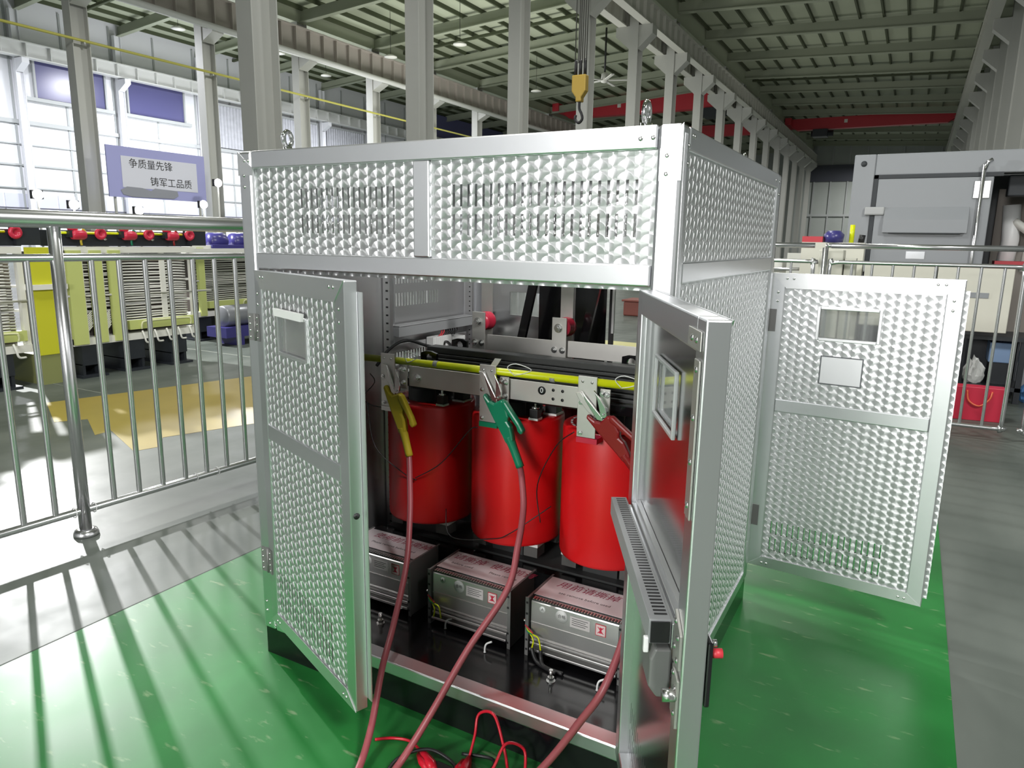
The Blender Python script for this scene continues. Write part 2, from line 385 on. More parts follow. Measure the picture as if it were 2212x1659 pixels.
# wall columns with brackets
def column(x, y, h, label, group, name='steel_column', wx=.28, wy=.3, mat=COLM, br=None, brz=11.0, bh=1.1):
    t = thing(name, label, 'column', (x, y, 0), 0, group)
    f = .018
    MB().box(-wx, wx, -wy, -wy+.03, .03, h).box(-wx, wx, wy-.03, wy, .03, h).box(-f, f, -wy+.03, wy-.03, .03, h).build('shaft', mat, t)
    MB().box(-wx*1.3, wx*1.3, -wy*1.3, wy*1.3, 0, .03).build('base_plate', mat, t)
    for sgn in br or ():
        MB().prism([(sgn*wx*.9, brz-bh), (sgn*(wx+.72), brz-.4*bh), (sgn*(wx+.72), brz), (sgn*wx*.9, brz)], -wy*.9, wy*.9, 'y').build('bracket', mat, t)
    return t
for k in range(2, 8):
    y = 28.5+6.1*(k-3)
    column(XW+.35, y, 13.9, 'slim white wall column, %s along the left wall' % ORD[k-2], 'columns along the left wall', wx=.14, wy=.22, mat=WALLM, br=(1,), brz=11.25, bh=.7, name='wall_column')
# corrugated blinds between the wall columns
def blind(y0, y1, z0, z1, label):
    mb = MB(); n = int((y1-y0)/.14); pts = []
    for i in range(n+1): pts.append((y0+(y1-y0)*i/n, .06 if i % 2 else .0))
    for i in range(n):
        (ya, da), (yb, db) = pts[i], pts[i+1]; v = len(mb.v)
        mb.v += [(XW+.22+da, ya, z0), (XW+.22+db, yb, z0), (XW+.22+db, yb, z1), (XW+.22+da, ya, z1)]; mb.f.append((v, v+1, v+2, v+3))
    t = thing('corrugated_blind', label, 'blind', (0, 0, 0))
    o = mb.build('blind_sheet', nmat('blind_grey', (.48, .49, .53), .5, var=.25, vscale=3), t)
    MB().box(XW+.1, XW+.3, y0, y1, z1-.02, z1+.12).build('head_rail', WTRIM, t)
blind(35.2, 40.1, 8.0, 11.0, 'grey pleated blind on the left wall, nearest one right of the blue windows')
blind(41.3, 46.2, 8.0, 11.0, 'grey pleated blind on the left wall, second one right of the blue windows')
blind(47.4, 52.3, 8.0, 11.0, 'grey pleated blind on the left wall, third one right of the blue windows')
# big violet-blue hoarding far down the left wall
t = thing('wall_hoarding', 'long violet blue hoarding high on the far left wall behind the second column', 'hoarding', (XW+.5, 62, 12.2))
MB().box(0, .1, 0, 18, 0, 2.3).build('board', nmat('hoarding_violet', (.16, .16, .33), .5), t); MB().box(.02, .14, 0, 18, -1.3, -.05).build('lower_board', SIGNW, t)

# columns of the near row and the second row
for k, y in enumerate(ROWY):
    column(XA, y, 14.0, 'pale grey steel column, %s in the row right behind the enclosure' % ORD[k], 'columns of the near row', wx=.24, wy=.38, br=(1, -1), brz=12.15)
for k, y in enumerate(ROWY[1:]):
    column(XB, y, 12.9, 'pale grey steel column, %s in the farther row towards the left wall' % ORD[k], 'columns of the farther row', wx=.25, wy=.36, br=(1,), brz=11.05, bh=.6)
for k, y in enumerate(ROWY[3:]):
    column(XR, y, 13.6, 'grey steel column, %s in the row at the right edge' % ORD[k], 'columns of the right row', wx=.26, wy=.34, br=(-1,), brz=12.1)
crane_beam(XA+.62, 12.15, 13.2, BEAMP, 'pale ribbed crane beam on the right side of the near column row', 4, 103.5, fl=.22)
crane_beam(XA-.62, 12.15, 13.2, BEAMP, 'pale ribbed crane beam on the left side of the near column row', 4, 103.5, fl=.22)
crane_beam(XB+.62, 11.05, 12.45, BEAMB, 'pinkish ribbed crane beam on the farther column row', 6, 103.5, fl=.24)
crane_beam(XR-1.0, 12.1, 13.2, BEAMP, 'pale ribbed crane beam at the right edge of the hall', 24, 103.5, fl=.24)
rp = thing('conductor_rail', 'thin yellow pipe running along the farther column row', 'pipe', (XB+.45, 6, 9.1))
MB().cyl((0, 0, 0), (0, 60, 0), .055, 8).build('pipe', nmat('yellow_pipe', (.58, .55, .12), .5), rp)
for y in ROWY[1:10]: MB().box(-.2, .03, y-6.03, y-5.97, -.12, -.02).build('pipe_bracket', COLM, rp)
rp = thing('catwalk_pipe', 'white handrail pipe under the pinkish crane beam', 'pipe', (XB+1.05, 6, 11.0))
MB().cyl((0, 0, 0), (0, 70, 0), .14, 10).build('pipe', nmat('white_pipe', (.72, .73, .70), .45), rp)
MB().box(-.45, 0, 0, 70, -.03, .05).build('pipe_shelf', BEAMP, rp)

# roof: sheets, rafters and purlins
ROOFS = [(XW, 14.0, XB, 15.3), (XB, 12.85, XA, 13.95), (XA, 14.35, XE, 13.2)]
ceil = thing('ceiling', None, None); tag(ceil, kind='structure')
for (xa, za, xb, zb) in ROOFS:
    h = .6
    MB().prism([(xa, za+h+.2), (xb, zb+h+.2), (xb, zb+h+.3), (xa, za+h+.3)], Y0, Y1, 'y').build('roof_sheet', ROOF, ceil)
    n = int((xb-xa)/1.29)
    for i in range(n+1):
        x = xa+.35+(xb-xa-.7)*i/n; z = za+(zb-za)*(x-xa)/(xb-xa)
        MB().box(x-.05, x+.05, Y0, Y1, z+h-.02, z+h+.2).build('purlin', PURL, ceil)
    for y in ROWY[0 if xa > XB-1 else 1:]:
        MB().prism([(xa, za), (xb, zb), (xb, zb+.05), (xa, za+.05)], y-.16, y+.16, 'y').prism([(xa, za+.05), (xb, zb+.05), (xb, zb+h), (xa, za+h)], y-.03, y+.03, 'y').build('rafter', RAFT, ceil)
    for y in (ROWY[4]+2.9, ROWY[8]+2.9, ROWY[2]+3):
        MB().prism([(xa, za+.35), (xb, zb+.35), (xb, zb+.5), (xa, za+.5)], y-.08, y+.08, 'y').build('roof_brace', PURL, ceil)
MB().box(XA-.2, XA+.2, Y0, Y1, 13.95, 15.6).build('roof_upstand', ROOF, ceil); MB().box(XB-.2, XB+.2, Y0, Y1, 12.85, 16.6).build('roof_upstand', ROOF, ceil)
# end wall pieces
for x in [XA+.6+2.05*i for i in range(9)]: MB().box(x-.09, x+.09, Y1-.2, Y1, 0, 16).build('wall_post', WTRIM, we)
MB().box(XA-.1, XR, Y1-.28, Y1, 9.9, 12.0).build('wall_band', nmat('wall_band_dark', (.06, .065, .085), .6), we)['label'] = 'dark band across the end wall'
MB().box(XA-.1, XR, Y1-.24, Y1, 5.4, 5.7).build('wall_rail', WTRIM, we)

# overhead cranes
def bridge_crane(x0, x1, y, z0, z1, label, trolley=None):
    t = thing('bridge_crane', label, 'crane', (x0, y, z0)); L = x1-x0; H = z1-z0
    MB().prism([(0, H*.55), (.9, 0.0), (L-.9, 0), (L, H*.55), (L, H), (0, H)], -.4, .4, 'y').build('girder', CRRED, t)
    MB().box(-.1, .5, -1.8, 1.8, H*.35, H*.95).build('end_carriage', CRRED, t); MB().box(L-.5, L+.1, -1.8, 1.8, H*.35, H*.95).build('end_carriage', CRRED, t)
    if trolley: MB().box(trolley-.7, trolley+.7, -.7, .7, -.75, -.02).build('trolley', DKBL, t); MB().cyl((trolley-.9, 0, -.4), (trolley+1.2, 0, -.4), .3, 10).build('hoist_motor', DKBL, t)
    MB().box(L*.35, L*.37, -.41, -.4, H*.45, H*.75).build('girder_mark', CREAM, t)
bridge_crane(XA+.4, XR-.8, 80.7, 13.25, 14.35, 'long red overhead bridge crane across the right bay', 3.2)
bridge_crane(XB+.6, XA-.5, 61, 12.6, 13.9, 'red overhead bridge crane across the middle bay above the enclosure', 14)
bridge_crane(XB+.6, XA-.5, 77, 12.6, 13.7, 'farther red overhead crane low behind the columns of the middle bay')
# hook block on ropes
t = thing('crane_hook', 'yellow crane hook block hanging on wire ropes above the enclosure', 'hook', (-4.23, 12, 4.0))
for i, dx in enumerate((-.12, -.045, -.01, .03, .075, .12)): MB().cyl((dx, 0, .95), (dx*1.1, 0, 8.6), .011, 6).build('wire_rope', ROPE, t)
for dx in (-.1, .0, .1): MB().tube([(dx, 0, .7), (dx, 0, .98), (dx, 0, 1.02)], [.035, .03, .012], 8).build('rope_socket', BLK2, t)
MB().prism([(-.15, .72), (.15, .72), (.15, .42), (.06, .3), (.06, .22), (-.06, .22), (-.06, .3), (-.15, .42)], -.08, .08, 'y').build('block', HOOKY, t, bevel=.02)
MB().tube(smooth_path([(0, 0, .25), (.0, 0, .1), (.05, 0, .0), (.07, 0, -.1), (0, 0, -.17), (-.08, 0, -.1), (-.07, 0, -.02)], 5), .028, 8).build('hook', BLK2, t)
MB().box(-.5, .5, -.5, .5, 8.55, 9.0).build('trolley', CRRED, t)
# ceiling fan
t = thing('ceiling_fan', 'large white industrial ceiling fan under the roof of the middle bay', 'fan', (-15.3, 40, 12.2))
MB().cyl((0, 0, -.9), (0, 0, 1.6), .06, 8).build('down_rod', BLK2, t)
MB().lathe([(.0, -1.45), (.2, -1.4), (.2, -.95), (.1, -.85), (0, -.85)], seg=14).build('hub', COLM, t)
for i in range(5):
    a = 2*pi*i/5+.35; MB().box(.2, 1.7, -.09, .09, -1.32, -1.27).build('blade', COLM, t, rot=(0, 0, a))
# pendant high-bay lamps
for i, (x, y, z) in enumerate(((-20.2, 31.9, 11.6), (-24.8, 31.9, 11.45), (-22, 44.1, 11.6), (-33, 31.5, 12.4), (-34, 25.4, 12.4), (-35, 37.6, 12.5))):
    nm = ('middle bay, nearest', 'middle bay, left of the nearest', 'middle bay, farthest', 'left bay, middle', 'left bay, nearest', 'left bay, farthest')[i]
    t = thing('pendant_lamp', 'white disc pendant lamp under the roof of the %s' % nm, 'lamp', (x, y, z), 0, 'pendant lamps')
    MB().lathe([(.0, .12), (.12, .1), (.35, 0), (.36, -.05), (0, -.05)], seg=14).build('shade', CREAM, t); MB().cyl((0, 0, .1), (0, 0, [zb0+(zb1-zb0)*(x-xa0)/(xb0-xa0) for xa0, zb0, xb0, zb1 in ROOFS if xa0 <= x <= xb0][0]+.8-z), .012, 5).build('cord', BLK2, t)
# floodlights on stands in the far bays
FLOODS = ((-27.0, 21.67, 3.93, 'bright floodlight on a mast just right of the violet slogan sign'), (-27.0, 20.8, 2.9, 'bright floodlight below the right corner of the violet slogan sign'),
          (-27.0, 13.6, 2.9, 'bright floodlight farthest left, above the fence handrail'), (-27.0, 14.9, 2.6, 'bright floodlight just left of the violet slogan sign'),
          (-27.0, 17.6, 2.5, 'bright floodlight beneath the violet slogan sign'))
for (x, y, z, lab) in FLOODS:
    t = thing('floodlight', lab, 'lamp', (x, y, 0), 0, 'floodlights along the far column row')
    MB().cyl((0, 0, .03), (0, 0, z-.1), .04, 8).build('mast', COLM, t); MB().lathe([(.25, 0), (.25, .03), (0, .03)], seg=12).build('base', COLM, t)
    MB().box(-.14, .02, -.2, .2, z-.16, z+.16).build('housing', BLK2, t); MB().lathe([(.0, .18), (.1, .16), (.17, .09), (.19, .02), (0, .02)], (0, 0, z), 14, 'x').build('lens', LAMPW, t)

# violet sign board with slogan
t = thing('slogan_sign', 'violet and white slogan board with two lines of black brush characters', 'sign', (-27.9, 16.95, 3.05))
MB().box(-.06, 0, 0, 4.75, 0, 2.1).build('board', SIGNV, t)
MB().box(.0005, .012, .62, 4.3, .42, 1.72).build('white_field', SIGNW, t)
MB().prism([(.6, .12), (.5, .3), (.8, .46), (1.5, .44), (1.9, .34), (2.1, .46), (3.2, .42), (3.25, .2), (3.0, .06), (1.0, .04)], .0125, .02, 'x').build('torn_picture', SIGNG, t)
RX = Matrix(((0, 0, 1, 0), (1, 0, 0, 0), (0, 1, 0, 0), (0, 0, 0, 1)))   # text facing +X, running towards +Y
text('争质量先锋', .42, DINK, 'lettering', t, Matrix.Translation((.014, 2.0, 1.42)) @ RX, ext=.002)
text('铸军工品质', .42, DINK, 'lettering', t, Matrix.Translation((.014, 2.95, .72)) @ RX, ext=.002)
for y in (.3, 4.45): MB().cyl((-.12, y, -3.05), (-.12, y, 2.0), .06, 8).build('sign_post', COLM, t)

# ------------------------------------------------------------------ stainless fences
def fence_left():
    t = thing('safety_fence', 'tall polished stainless steel fence with thick handrail at the left', 'fence', (-1.608, 0, 0), -math.atan(.0606))
    # local +Y runs along the fence
    MB().tube([(0, -2.2, 1.562), (0, 6.2, 1.562)], .040, 16).build('handrail', STEEL, t)
    MB().tube([(0, -2.2, 1.386), (0, 6.2, 1.386)], .018, 12).build('upper_rail', STEEL, t)
    MB().tube([(0, -2.2, .132), (0, 6.2, .132)], .018, 12).build('lower_rail', STEEL, t)
    rail_posts = [.2725-2.2, .2725, .2725+1.5, .2725+3.0, .2725+4.5]
    for y in rail_posts:
        MB().tube([(0, y, .012), (0, y, 1.53)], .0285, 16).build('post', STEEL, t)
        MB().lathe([(.058, 0), (.058, .012), (.05, .03), (.035, .036), (.03, .036)], (0, y, 0), 20).build('flange_cup', STEEL, t)
    y = -1.92
    b0 = None
    for y in [.142-.14*i for i in range(16)]+[.4275+.135*i for i in range(9)]+[1.91+.135*i for i in range(9)]+[3.41+.135*i for i in range(9)]+[4.91+.135*i for i in range(8)]:
        if any(abs(y-q) < .06 for q in rail_posts): continue
        if b0 is None: b = b0 = MB().tube([(0, 0, .135), (0, 0, 1.385)], .0135, 10, cap=False).build('baluster', STEEL, t)
        else: b = b0.copy(); COL.objects.link(b)
        b.location = (0, y, 0)
    tie = [(0, .02*sin(a)+.2725, .14+.026*cos(a)) for a in [i*pi/6 for i in range(13)]]
    for dy in (-.045, -.01, .05, .62, .76): MB().tube([(.026*cos(a), .2725+dy+.003*sin(a), .132+.024*sin(a)) for a in [i*pi/6 for i in range(13)]], .0025, 5, cap=False).build('cable_tie', WHITE, t)
fence_left()
def fence_panel(x0, x1, y, label, rz=0, step=.152, posts=(-.045,)):
    t = thing('safety_fence', label, 'fence', (x0, y, 0), rz, None); L = x1-x0
    MB().tube([(0, 0, 1.505), (L, 0, 1.505)], .022, 12).build('handrail', STEEL, t)
    c = .07; fr = [(0, 0, 1.37), (L-c, 0, 1.37)]
    loop = smooth_path([(c, 0, 1.37), (L-c, 0, 1.37), (L-.015, 0, 1.355), (L, 0, 1.37-c), (L, 0, .105+c), (L-.015, 0, .12), (L-c, 0, .105), (c, 0, .105), (.015, 0, .12), (0, 0, .105+c), (0, 0, 1.37-c), (.015, 0, 1.355), (c, 0, 1.37)], 4)
    MB().tube(loop, .017, 10, cap=False).build('panel_frame', STEEL, t)
    b0 = None
    for i in range(1, int(L/step)+1):
        x = i*step+.02
        if x > L-.06: break
        if b0 is None: b = b0 = MB().tube([(0, 0, .115), (0, 0, 1.36)], .0115, 10, cap=False).build('baluster', STEEL, t)
        else: b = b0.copy(); COL.objects.link(b)
        b.location = (x, 0, 0)
    for x in posts:
        MB().tube([(x, 0, .01), (x, 0, 1.49)], .024, 14).build('post', STEEL, t)
        MB().lathe([(.05, 0), (.05, .012), (.03, .03), (.026, .03)], (x, 0, 0), 16).build('flange_cup', STEEL, t)
        MB().cyl((x, 0, 1.505), (x+(.05 if x < 0 else -.05), 0, 1.505), .018, 10).build('rail_stub', STEEL, t)
    return t
fence_panel(1.30, 2.665, 5.0, 'stainless fence panel with rounded lower corner behind the open rear door')
fence_panel(2.81, 4.29, 5.0, 'stainless fence panel cut off by the right edge of the picture', posts=(1.53,))
fence_panel(-.25, 1.165, 5.05, 'stainless fence panel hidden mostly behind the enclosure, left of the gap', posts=(-.045,))
# zip: the post at the gap of the right fence stands in cream housing
t = thing('gate_post_box', 'cream channel box standing in the gap between the right fence panels', 'box', (1.28, 5.35, 0))
MB().box(-.1, .1, -.12, .12, 0, 1.47).build('channel', BEIGE, t, bevel=.01); MB().box(.11, .2, -.06, .1, .0, 1.4).build('side_plate', BEIGE, t)

# ------------------------------------------------------------------ winding units behind the left fence
def winding_unit(name, label, loc, boards, y1=1.5, end=False, cond=CONDW, board_m=LEMON, top=True, group=None, wires=(.5, 1.42)):
    """A transformer active part seen from its +X side: frame, boards, stacked conductors, clamps on top, feet."""
    t = thing(name, label, 'transformer', loc, 0, group)
    L = y1
    MB().box(-1.0, -.14, .08, L-.05, .36, 1.3).build('core', CORE, t)
    MB().box(-.16, .03, 0, L, 1.30, 1.365).build('upper_frame', CREAM, t)
    MB().box(-.14, .03, 0, L, .345, .42).build('lower_frame', CREAM, t)
    MB().box(-.04, .02, L-.05, L, .42, 1.3).build('frame_post', CREAM, t)
    for (a, b) in boards:
        MB().box(.0, .055, a, b, .36, 1.33).build('board', board_m, t)
        MB().box(.012, .03, b+.002, b+.02, .42, 1.3).build('board_edge', CREAM, t)
    # stacked horizontal conductors in three groups
    n = 0
    for (za, zb, k) in ((1.0, 1.22, 8), (.78, .96, 8), (.56, .73, 7)):
        for i in range(k):
            z = za+(zb-za)*i/(k-1); dz = .012*random.uniform(-1, 1); ya = boards[-1][1]+.02 if boards else .05
            mb = MB(); p = [(-.06, .03, z), (-.03, ya*.6, z+dz), (-.015, ya+.1, z), (.0, (ya+L)/2, z+dz*.7), (-.01, L-.25, z), (-.03, L-.1, z-.01)]
            mb.tube(smooth_path(p, 3), .0088, 6); mb.build('conductor', cond, t)
    for (b0, b1) in zip(boards[:-1], boards[1:]):   # slanting conductors in the gaps between the boards
        for i in range(8):
            z = .47+.022*i; MB().tube([(-.01, b0[1]+.02, z), (-.008, b1[0]-.005, z+.07)], .0065, 6).build('slanted_conductor', cond, t)
    for z in (.985, .75): MB().box(-.08, -.05, .02, L-.03, z-.012, z+.012).build('spacer_rod', cond, t)
    MB().cyl((.035, -.02, .865), (.035, L+.2, .845), .012, 6).build('tie_rod', nmat('tie_rod_grey', (.5, .5, .45), .5), t)
    MB().box(.0, .02, L*.70, L*.70+.06, .5, 1.3).build('clamp_strip', CREAM, t)
    MB().box(-.02, .04, boards[-1][1]+.05, L-.04, .46, .56).build('lower_board', board_m, t)
    for i in range(5):
        y = boards[-1][1]+.18+i*.15
        if y > L-.06: break
        MB().tube(smooth_path([(.05, y, .44), (.07, y+.01, .38), (.07, y+.03, .31), (.05, y+.1, .30)], 4), .011, 6).build('lead_pipe', CREAM, t)
    MB().tube(smooth_path([(.05, L-.75, .46), (.06, L-.75, .52), (.06, L-.68, .545), (.06, L-.2, .545), (.06, L-.13, .52), (.05, L-.13, .46)], 4), .011, 6).build('bent_pipe', nmat('pale_yellow_pipe', (.72, .74, .42), .4), t)
    for i, y in enumerate((.18, .68, 1.22)):
        if y > L: break
        fm = MB(); fm.box(-.75, .02, y-.1, y+.1, .13, .36); fm.box(-.72, .0, y-.1, y-.07, 0, .14).box(-.72, 0, y+.07, y+.1, 0, .14).box(-.76, .06, y-.14, y+.14, 0, .025)
        fm.build('foot', DKBL, t)
    if top:
        MB().box(-.2, -.06, -.1, L+.05, 1.37, 1.53).build('clamp_beam', DKBL, t); MB().box(-.8, -.66, -.1, L+.05, 1.37, 1.5).build('clamp_beam', DKBL, t)
        MB().cyl((-.03, -.1, 1.505), (-.03, L-.1, 1.505), .013, 8).build('yellow_tube', FLUO, t)
        for i, y in enumerate((.15, .7, 1.22)):
            if y > L: break
            MB().lathe([(.0, 0), (.045, 0), (.05, .02), (.035, .05), (.05, .08), (.05, .1), (0, .1)], (-.05, y, 1.53), 12, 'z').build('insulator', PINK, t)
            MB().lathe([(0, -.02), (.042, -.02), (.05, 0), (.05, .1), (.04, .12), (0, .12)], (.01, y-.03, 1.485), 14, 'y').build('bushing', PINK, t); MB().lathe([(0, -.02), (.055, -.02), (.065, 0), (.055, .02), (.03, .02), (.03, .01), (0, .01)], (.0, y+.26, 1.50), 14, 'x').build('end_loop', PINK, t); MB().box(-.05, .03, y-.08, y-.03, 1.46, 1.53).build('bushing_cap', DKBL, t)
            mm = (YEL, GRN, RBOOT)[i]; MB().tube(smooth_path([(.0, y+.07, 1.55), (.01, y+.1, 1.5), (.0, y+.05, 1.44), (.0, y+.05, 1.38)], 4), .012, 6).build('lead', mm, t)
            MB().lathe([(.02, 0), (.02, .02), (.0, .02)], (-.06, y+.33, 1.45), 10, 'x').build('clamp_bolt', BOLT, t)
        MB().box(-.12, .0, L-.02, L+.2, 1.38, 1.55).build('terminal_block', DKBL, t)
    return t
winding_unit('winding_unit', 'winding unit with olive boards and white wires on black feet behind the left fence', (-5.62, 2.52, 0), [(.0, .15), (.24, .36), (.44, .57)])
t2 = winding_unit('winding_unit', 'transformer winding unit cut off by the left edge, with a bright yellow end board', (-5.62, .62, 0), [(.5, .72), (1.0, 1.14)], y1=1.5)
MB().box(.01, .06, 1.53, 1.75, .3, 1.36).build('end_board', BRIGHTY, t2)['label'] = 'bright yellow end board'
MB().box(.01, .05, 1.76, 1.79, .3, 1.3).build('board_edge', CREAM, t2); MB().box(-.5, -.02, 1.76, 1.88, .3, 1.3).build('core_side', CORE, t2)
MB().box(-.1, .1, 1.5, 1.86, .95, 1.0).build('cross_bar', CREAM, t2)
MB().box(-.7, .05, 1.55, 1.75, .0, .3).build('foot', nmat('olive_foot', (.25, .27, .1), .5), t2)
t3 = winding_unit('winding_unit', 'winding unit with grey wires farther right, half hidden by the enclosure', (-7.0, 5.0, 0), [(.1, .2)], y1=1.6, cond=CONDG, top=False)
MB().box(-.7, .1, -.1, 2.2, 1.2, 1.32).build('top_frame', CREAM, t3)
for i in range(4): MB().lathe([(0, -.16), (.12, -.15), (.13, .1), (.07, .16), (0, .16)], (-.3, .3+.42*i, 1.42), 12, 'y').build('wrapped_terminal', NAVY, t3)
MB().box(-.2, .06, .35, 2.0, 1.32, 1.37).build('terminal_plate', NAVY, t3)
t = thing('steel_drum', 'grey steel drum on a navy skid in front of the grey wired unit', 'drum', (-6.4, 5.0, 0))
for y in (0, .78):
    MB().lathe([(0, .0), (.13, .0), (.15, .02), (.15, .66), (.13, .7), (0, .7)], (0, y, .40), 20, 'y').build('drum_body', nmat('drum_grey', (.26, .27, .29), .35, .4), t)
MB().box(-.2, .2, -.1, 1.7, .12, .26).build('skid', NAVY, t)
for y in (.1, 1.4): MB().box(-.2, .2, y, y+.1, 0, .12).build('skid_foot', NAVY, t)

# ------------------------------------------------------------------ grey cabinet and things behind the right fence
t = thing('grey_housing', 'large grey sheet steel housing with a gasketed door behind the right fence', 'cabinet', (1.21, 7.5, 0))
def wall_h(name, q, m=CABG, bev=.012): return MB().box(*q).build(name, m, t, bevel=bev)
wall_h('left_post', (0, .22, 0, .14, .05, 2.51)); wall_h('header', (.22, 3.4, 0, .14, 2.28, 2.51)); wall_h('roof', (0, 3.4, .14, 2.2, 2.44, 2.51)); wall_h('side', (0, .04, .14, 2.2, .05, 2.44))
wall_h('right_post', (3.2, 3.4, 0, .14, .05, 2.28)); wall_h('sill', (.22, 3.2, 0, .14, .05, .3)); wall_h('rear', (0, 3.4, 2.2, 2.24, .05, 2.44)); wall_h('inner_beam', (1.5, 3.2, .3, .5, 2.06, 2.28), GASK)
MB().box(.22, .262, -.012, .05, .3, 2.285).box(.22, 1.42, -.012, .05, 2.245, 2.285).build('gasket', GASK, t)
dr = MB().box(.265, 1.34, -.03, .03, .3, 2.24).build('door', CABG, t, bevel=.008); dr['label'] = 'grey door with a louvred hood'
hd = MB().prism([(-.03, 1.93), (-.032, 1.935), (-.11, 1.80), (-.11, 1.66), (-.03, 1.69)], .36, 1.16, 'x').build('vent_hood', CABG, dr, bevel=.01)
MB().box(.42, 1.10, -.105, -.035, 1.652, 1.66).build('hood_opening', GASK, dr)
MB().cyl((1.24, -.06, .5), (1.24, -.06, 2.36), .02, 10).build('lock_rod', STEEL, dr); MB().box(1.17, 1.32, -.05, -.03, 2.02, 2.2).build('rod_bracket', STEEL, dr, bevel=.005)
MB().tube([(1.24, -.06, 2.3), (1.26, -.07, 2.38), (1.30, -.06, 2.41)], .02, 8).build('rod_hook', STEEL, dr)
for z in (1.85, 1.22): MB().box(.16, .36, -.06, -.012, z, z+.09).build('hinge', nmat('hinge_grey', (.42, .43, .43), .5), dr, bevel=.015)
MB().box(.62, .80, -.034, -.031, 1.38, 1.46).build('film_sticker', nmat('clear_film', (.8, .82, .85), .12, .6), dr)
MB().lathe([(0, -.004), (.032, -.004), (.032, 0)], (.1, .0, 2.41), 14, 'y').build('lifting_hole', GASK, t)
# lit things inside the open bay of the housing
for i, (x, m, z0, z1, w) in enumerate(((1.62, WHITE, 1.2, 2.0, .09), (1.80, CREAM, 1.25, 2.1, .03), (2.0, WHITE, 1.1, 2.1, .03))):
    MB().tube([(x, 1.0, z0), (x+.03, 1.0, (z0+z1)/2), (x, 1.0, z1)], w, 10).build('coolant_pipe', m, t)
for i, (x, z) in enumerate(((1.78, 1.72), (2.0, 1.68))): MB().tube(smooth_path([(x-.12, .95, z+.1), (x, .92, z), (x+.12, .95, z-.08)], 4), .045, 10).build('hose', CREAM, t)
MB().box(1.5, 3.2, 1.3, 1.4, .3, 2.2).build('inner_wall', nmat('warm_grey_inner_wall', (.3, .27, .24), .6), t)
MB().box(1.5, 1.85, .6, .9, 1.33, 1.37).build('red_valve_bar', CRRED, t)
t = thing('beige_control_box', 'long beige control box on a dark pedestal behind the right fence', 'box', (1.5, 6.3, 0))
MB().box(0, .62, 0, .5, .735, 1.335).build('housing', BEIGE, t, bevel=.006); MB().box(.63, 1.235, 0, .5, .735, 1.335).build('housing', BEIGE, t, bevel=.006)
MB().box(.1, .84, .06, .45, .04, .734).build('pedestal', DKBL, t); MB().box(.05, .86, .0, .5, 0, .04).build('foot_plate', DKBL, t)
for x in (.3, .9): MB().box(x, x+.16, -.006, 0, 1.05, 1.1).build('handle', CABG, t, bevel=.002)
t = thing('coffer_table', 'dark low table behind the fence with bags on its lower shelf', 'table', (2.42, 6.76, 0))
for (x, y) in ((0, 0), (.5, 0), (0, .5), (.5, .5)): MB().box(x, x+.05, y, y+.05, 0, .62).build('leg', DKBL, t)
MB().box(-.03, .58, -.03, .58, .62, .66).build('tabletop', DKBL, t); MB().box(0, .55, 0, .55, .12, .16).build('shelf', DKBL, t); MB().box(0.02, .53, .5, .54, .16, .62).build('back_panel', DKBL, t)
def crumple(name, label, loc, dims, mat, cat, group=None, seed=1, up=1.0):
    random.seed(seed); bm = bmesh.new(); bmesh.ops.create_icosphere(bm, subdivisions=3, radius=1)
    for v in bm.verts:
        k = 1+random.uniform(-.16, .16); v.co = Vector((v.co.x*dims[0]*k, v.co.y*dims[1]*k, (max(v.co.z, -.75)+.75)*dims[2]*k/1.75*1.0))
        if v.co.z > dims[2]*.6: v.co.x *= .6; v.co.y *= .6
        if v.co.z < dims[2]*.03: v.co.z = 0
    me = bpy.data.meshes.new(name); bm.to_mesh(me); bm.free(); me.materials.append(mat); o = bpy.data.objects.new(name, me); COL.objects.link(o); o.location = loc
    return tag(o, label, cat, group)
crumple('plastic_bag', 'crumpled white plastic bag on the low shelf of the dark table', (2.57, 6.90, .161), (.10, .08, .26), nmat('white_bag', (.78, .79, .76), .4), 'bag', seed=3)
crumple('plastic_bag', 'small bright blue plastic bag on the floor by the dark table', (3.08, 6.95, .0), (.10, .1, .24), nmat('blue_bag', (.12, .3, .62), .4), 'bag', seed=5)
t = thing('storage_crate', 'pale blue crate inside the dark table under its top', 'crate', (2.68, 6.90, .161))
MB().box(0, .2, 0, .3, .22, .42).build('crate_body', nmat('pale_blue_crate', (.28, .42, .66), .5), t, bevel=.01); MB().box(.02, .18, .02, .28, 0, .22).build('crate_base', DKBL, t)
# red paper gift bag
t = thing('gift_bag', 'red paper gift bag with an orange ribbon on the floor behind the right fence', 'bag', (2.33, 5.72, 0), .1)
MB().box(0, .43, 0, .15, 0, .3).build('bag_body', BAGR, t, bevel=.004)
for x0 in (.13,): MB().tube(smooth_path([(x0, -.006, .27), (x0+.02, -.02, .18), (x0+.10, -.03, .14), (x0+.17, -.02, .2), (x0+.19, -.006, .27)], 5), .008, 6).build('ribbon_handle', nmat('orange_ribbon', (.75, .14, .06), .35), t)
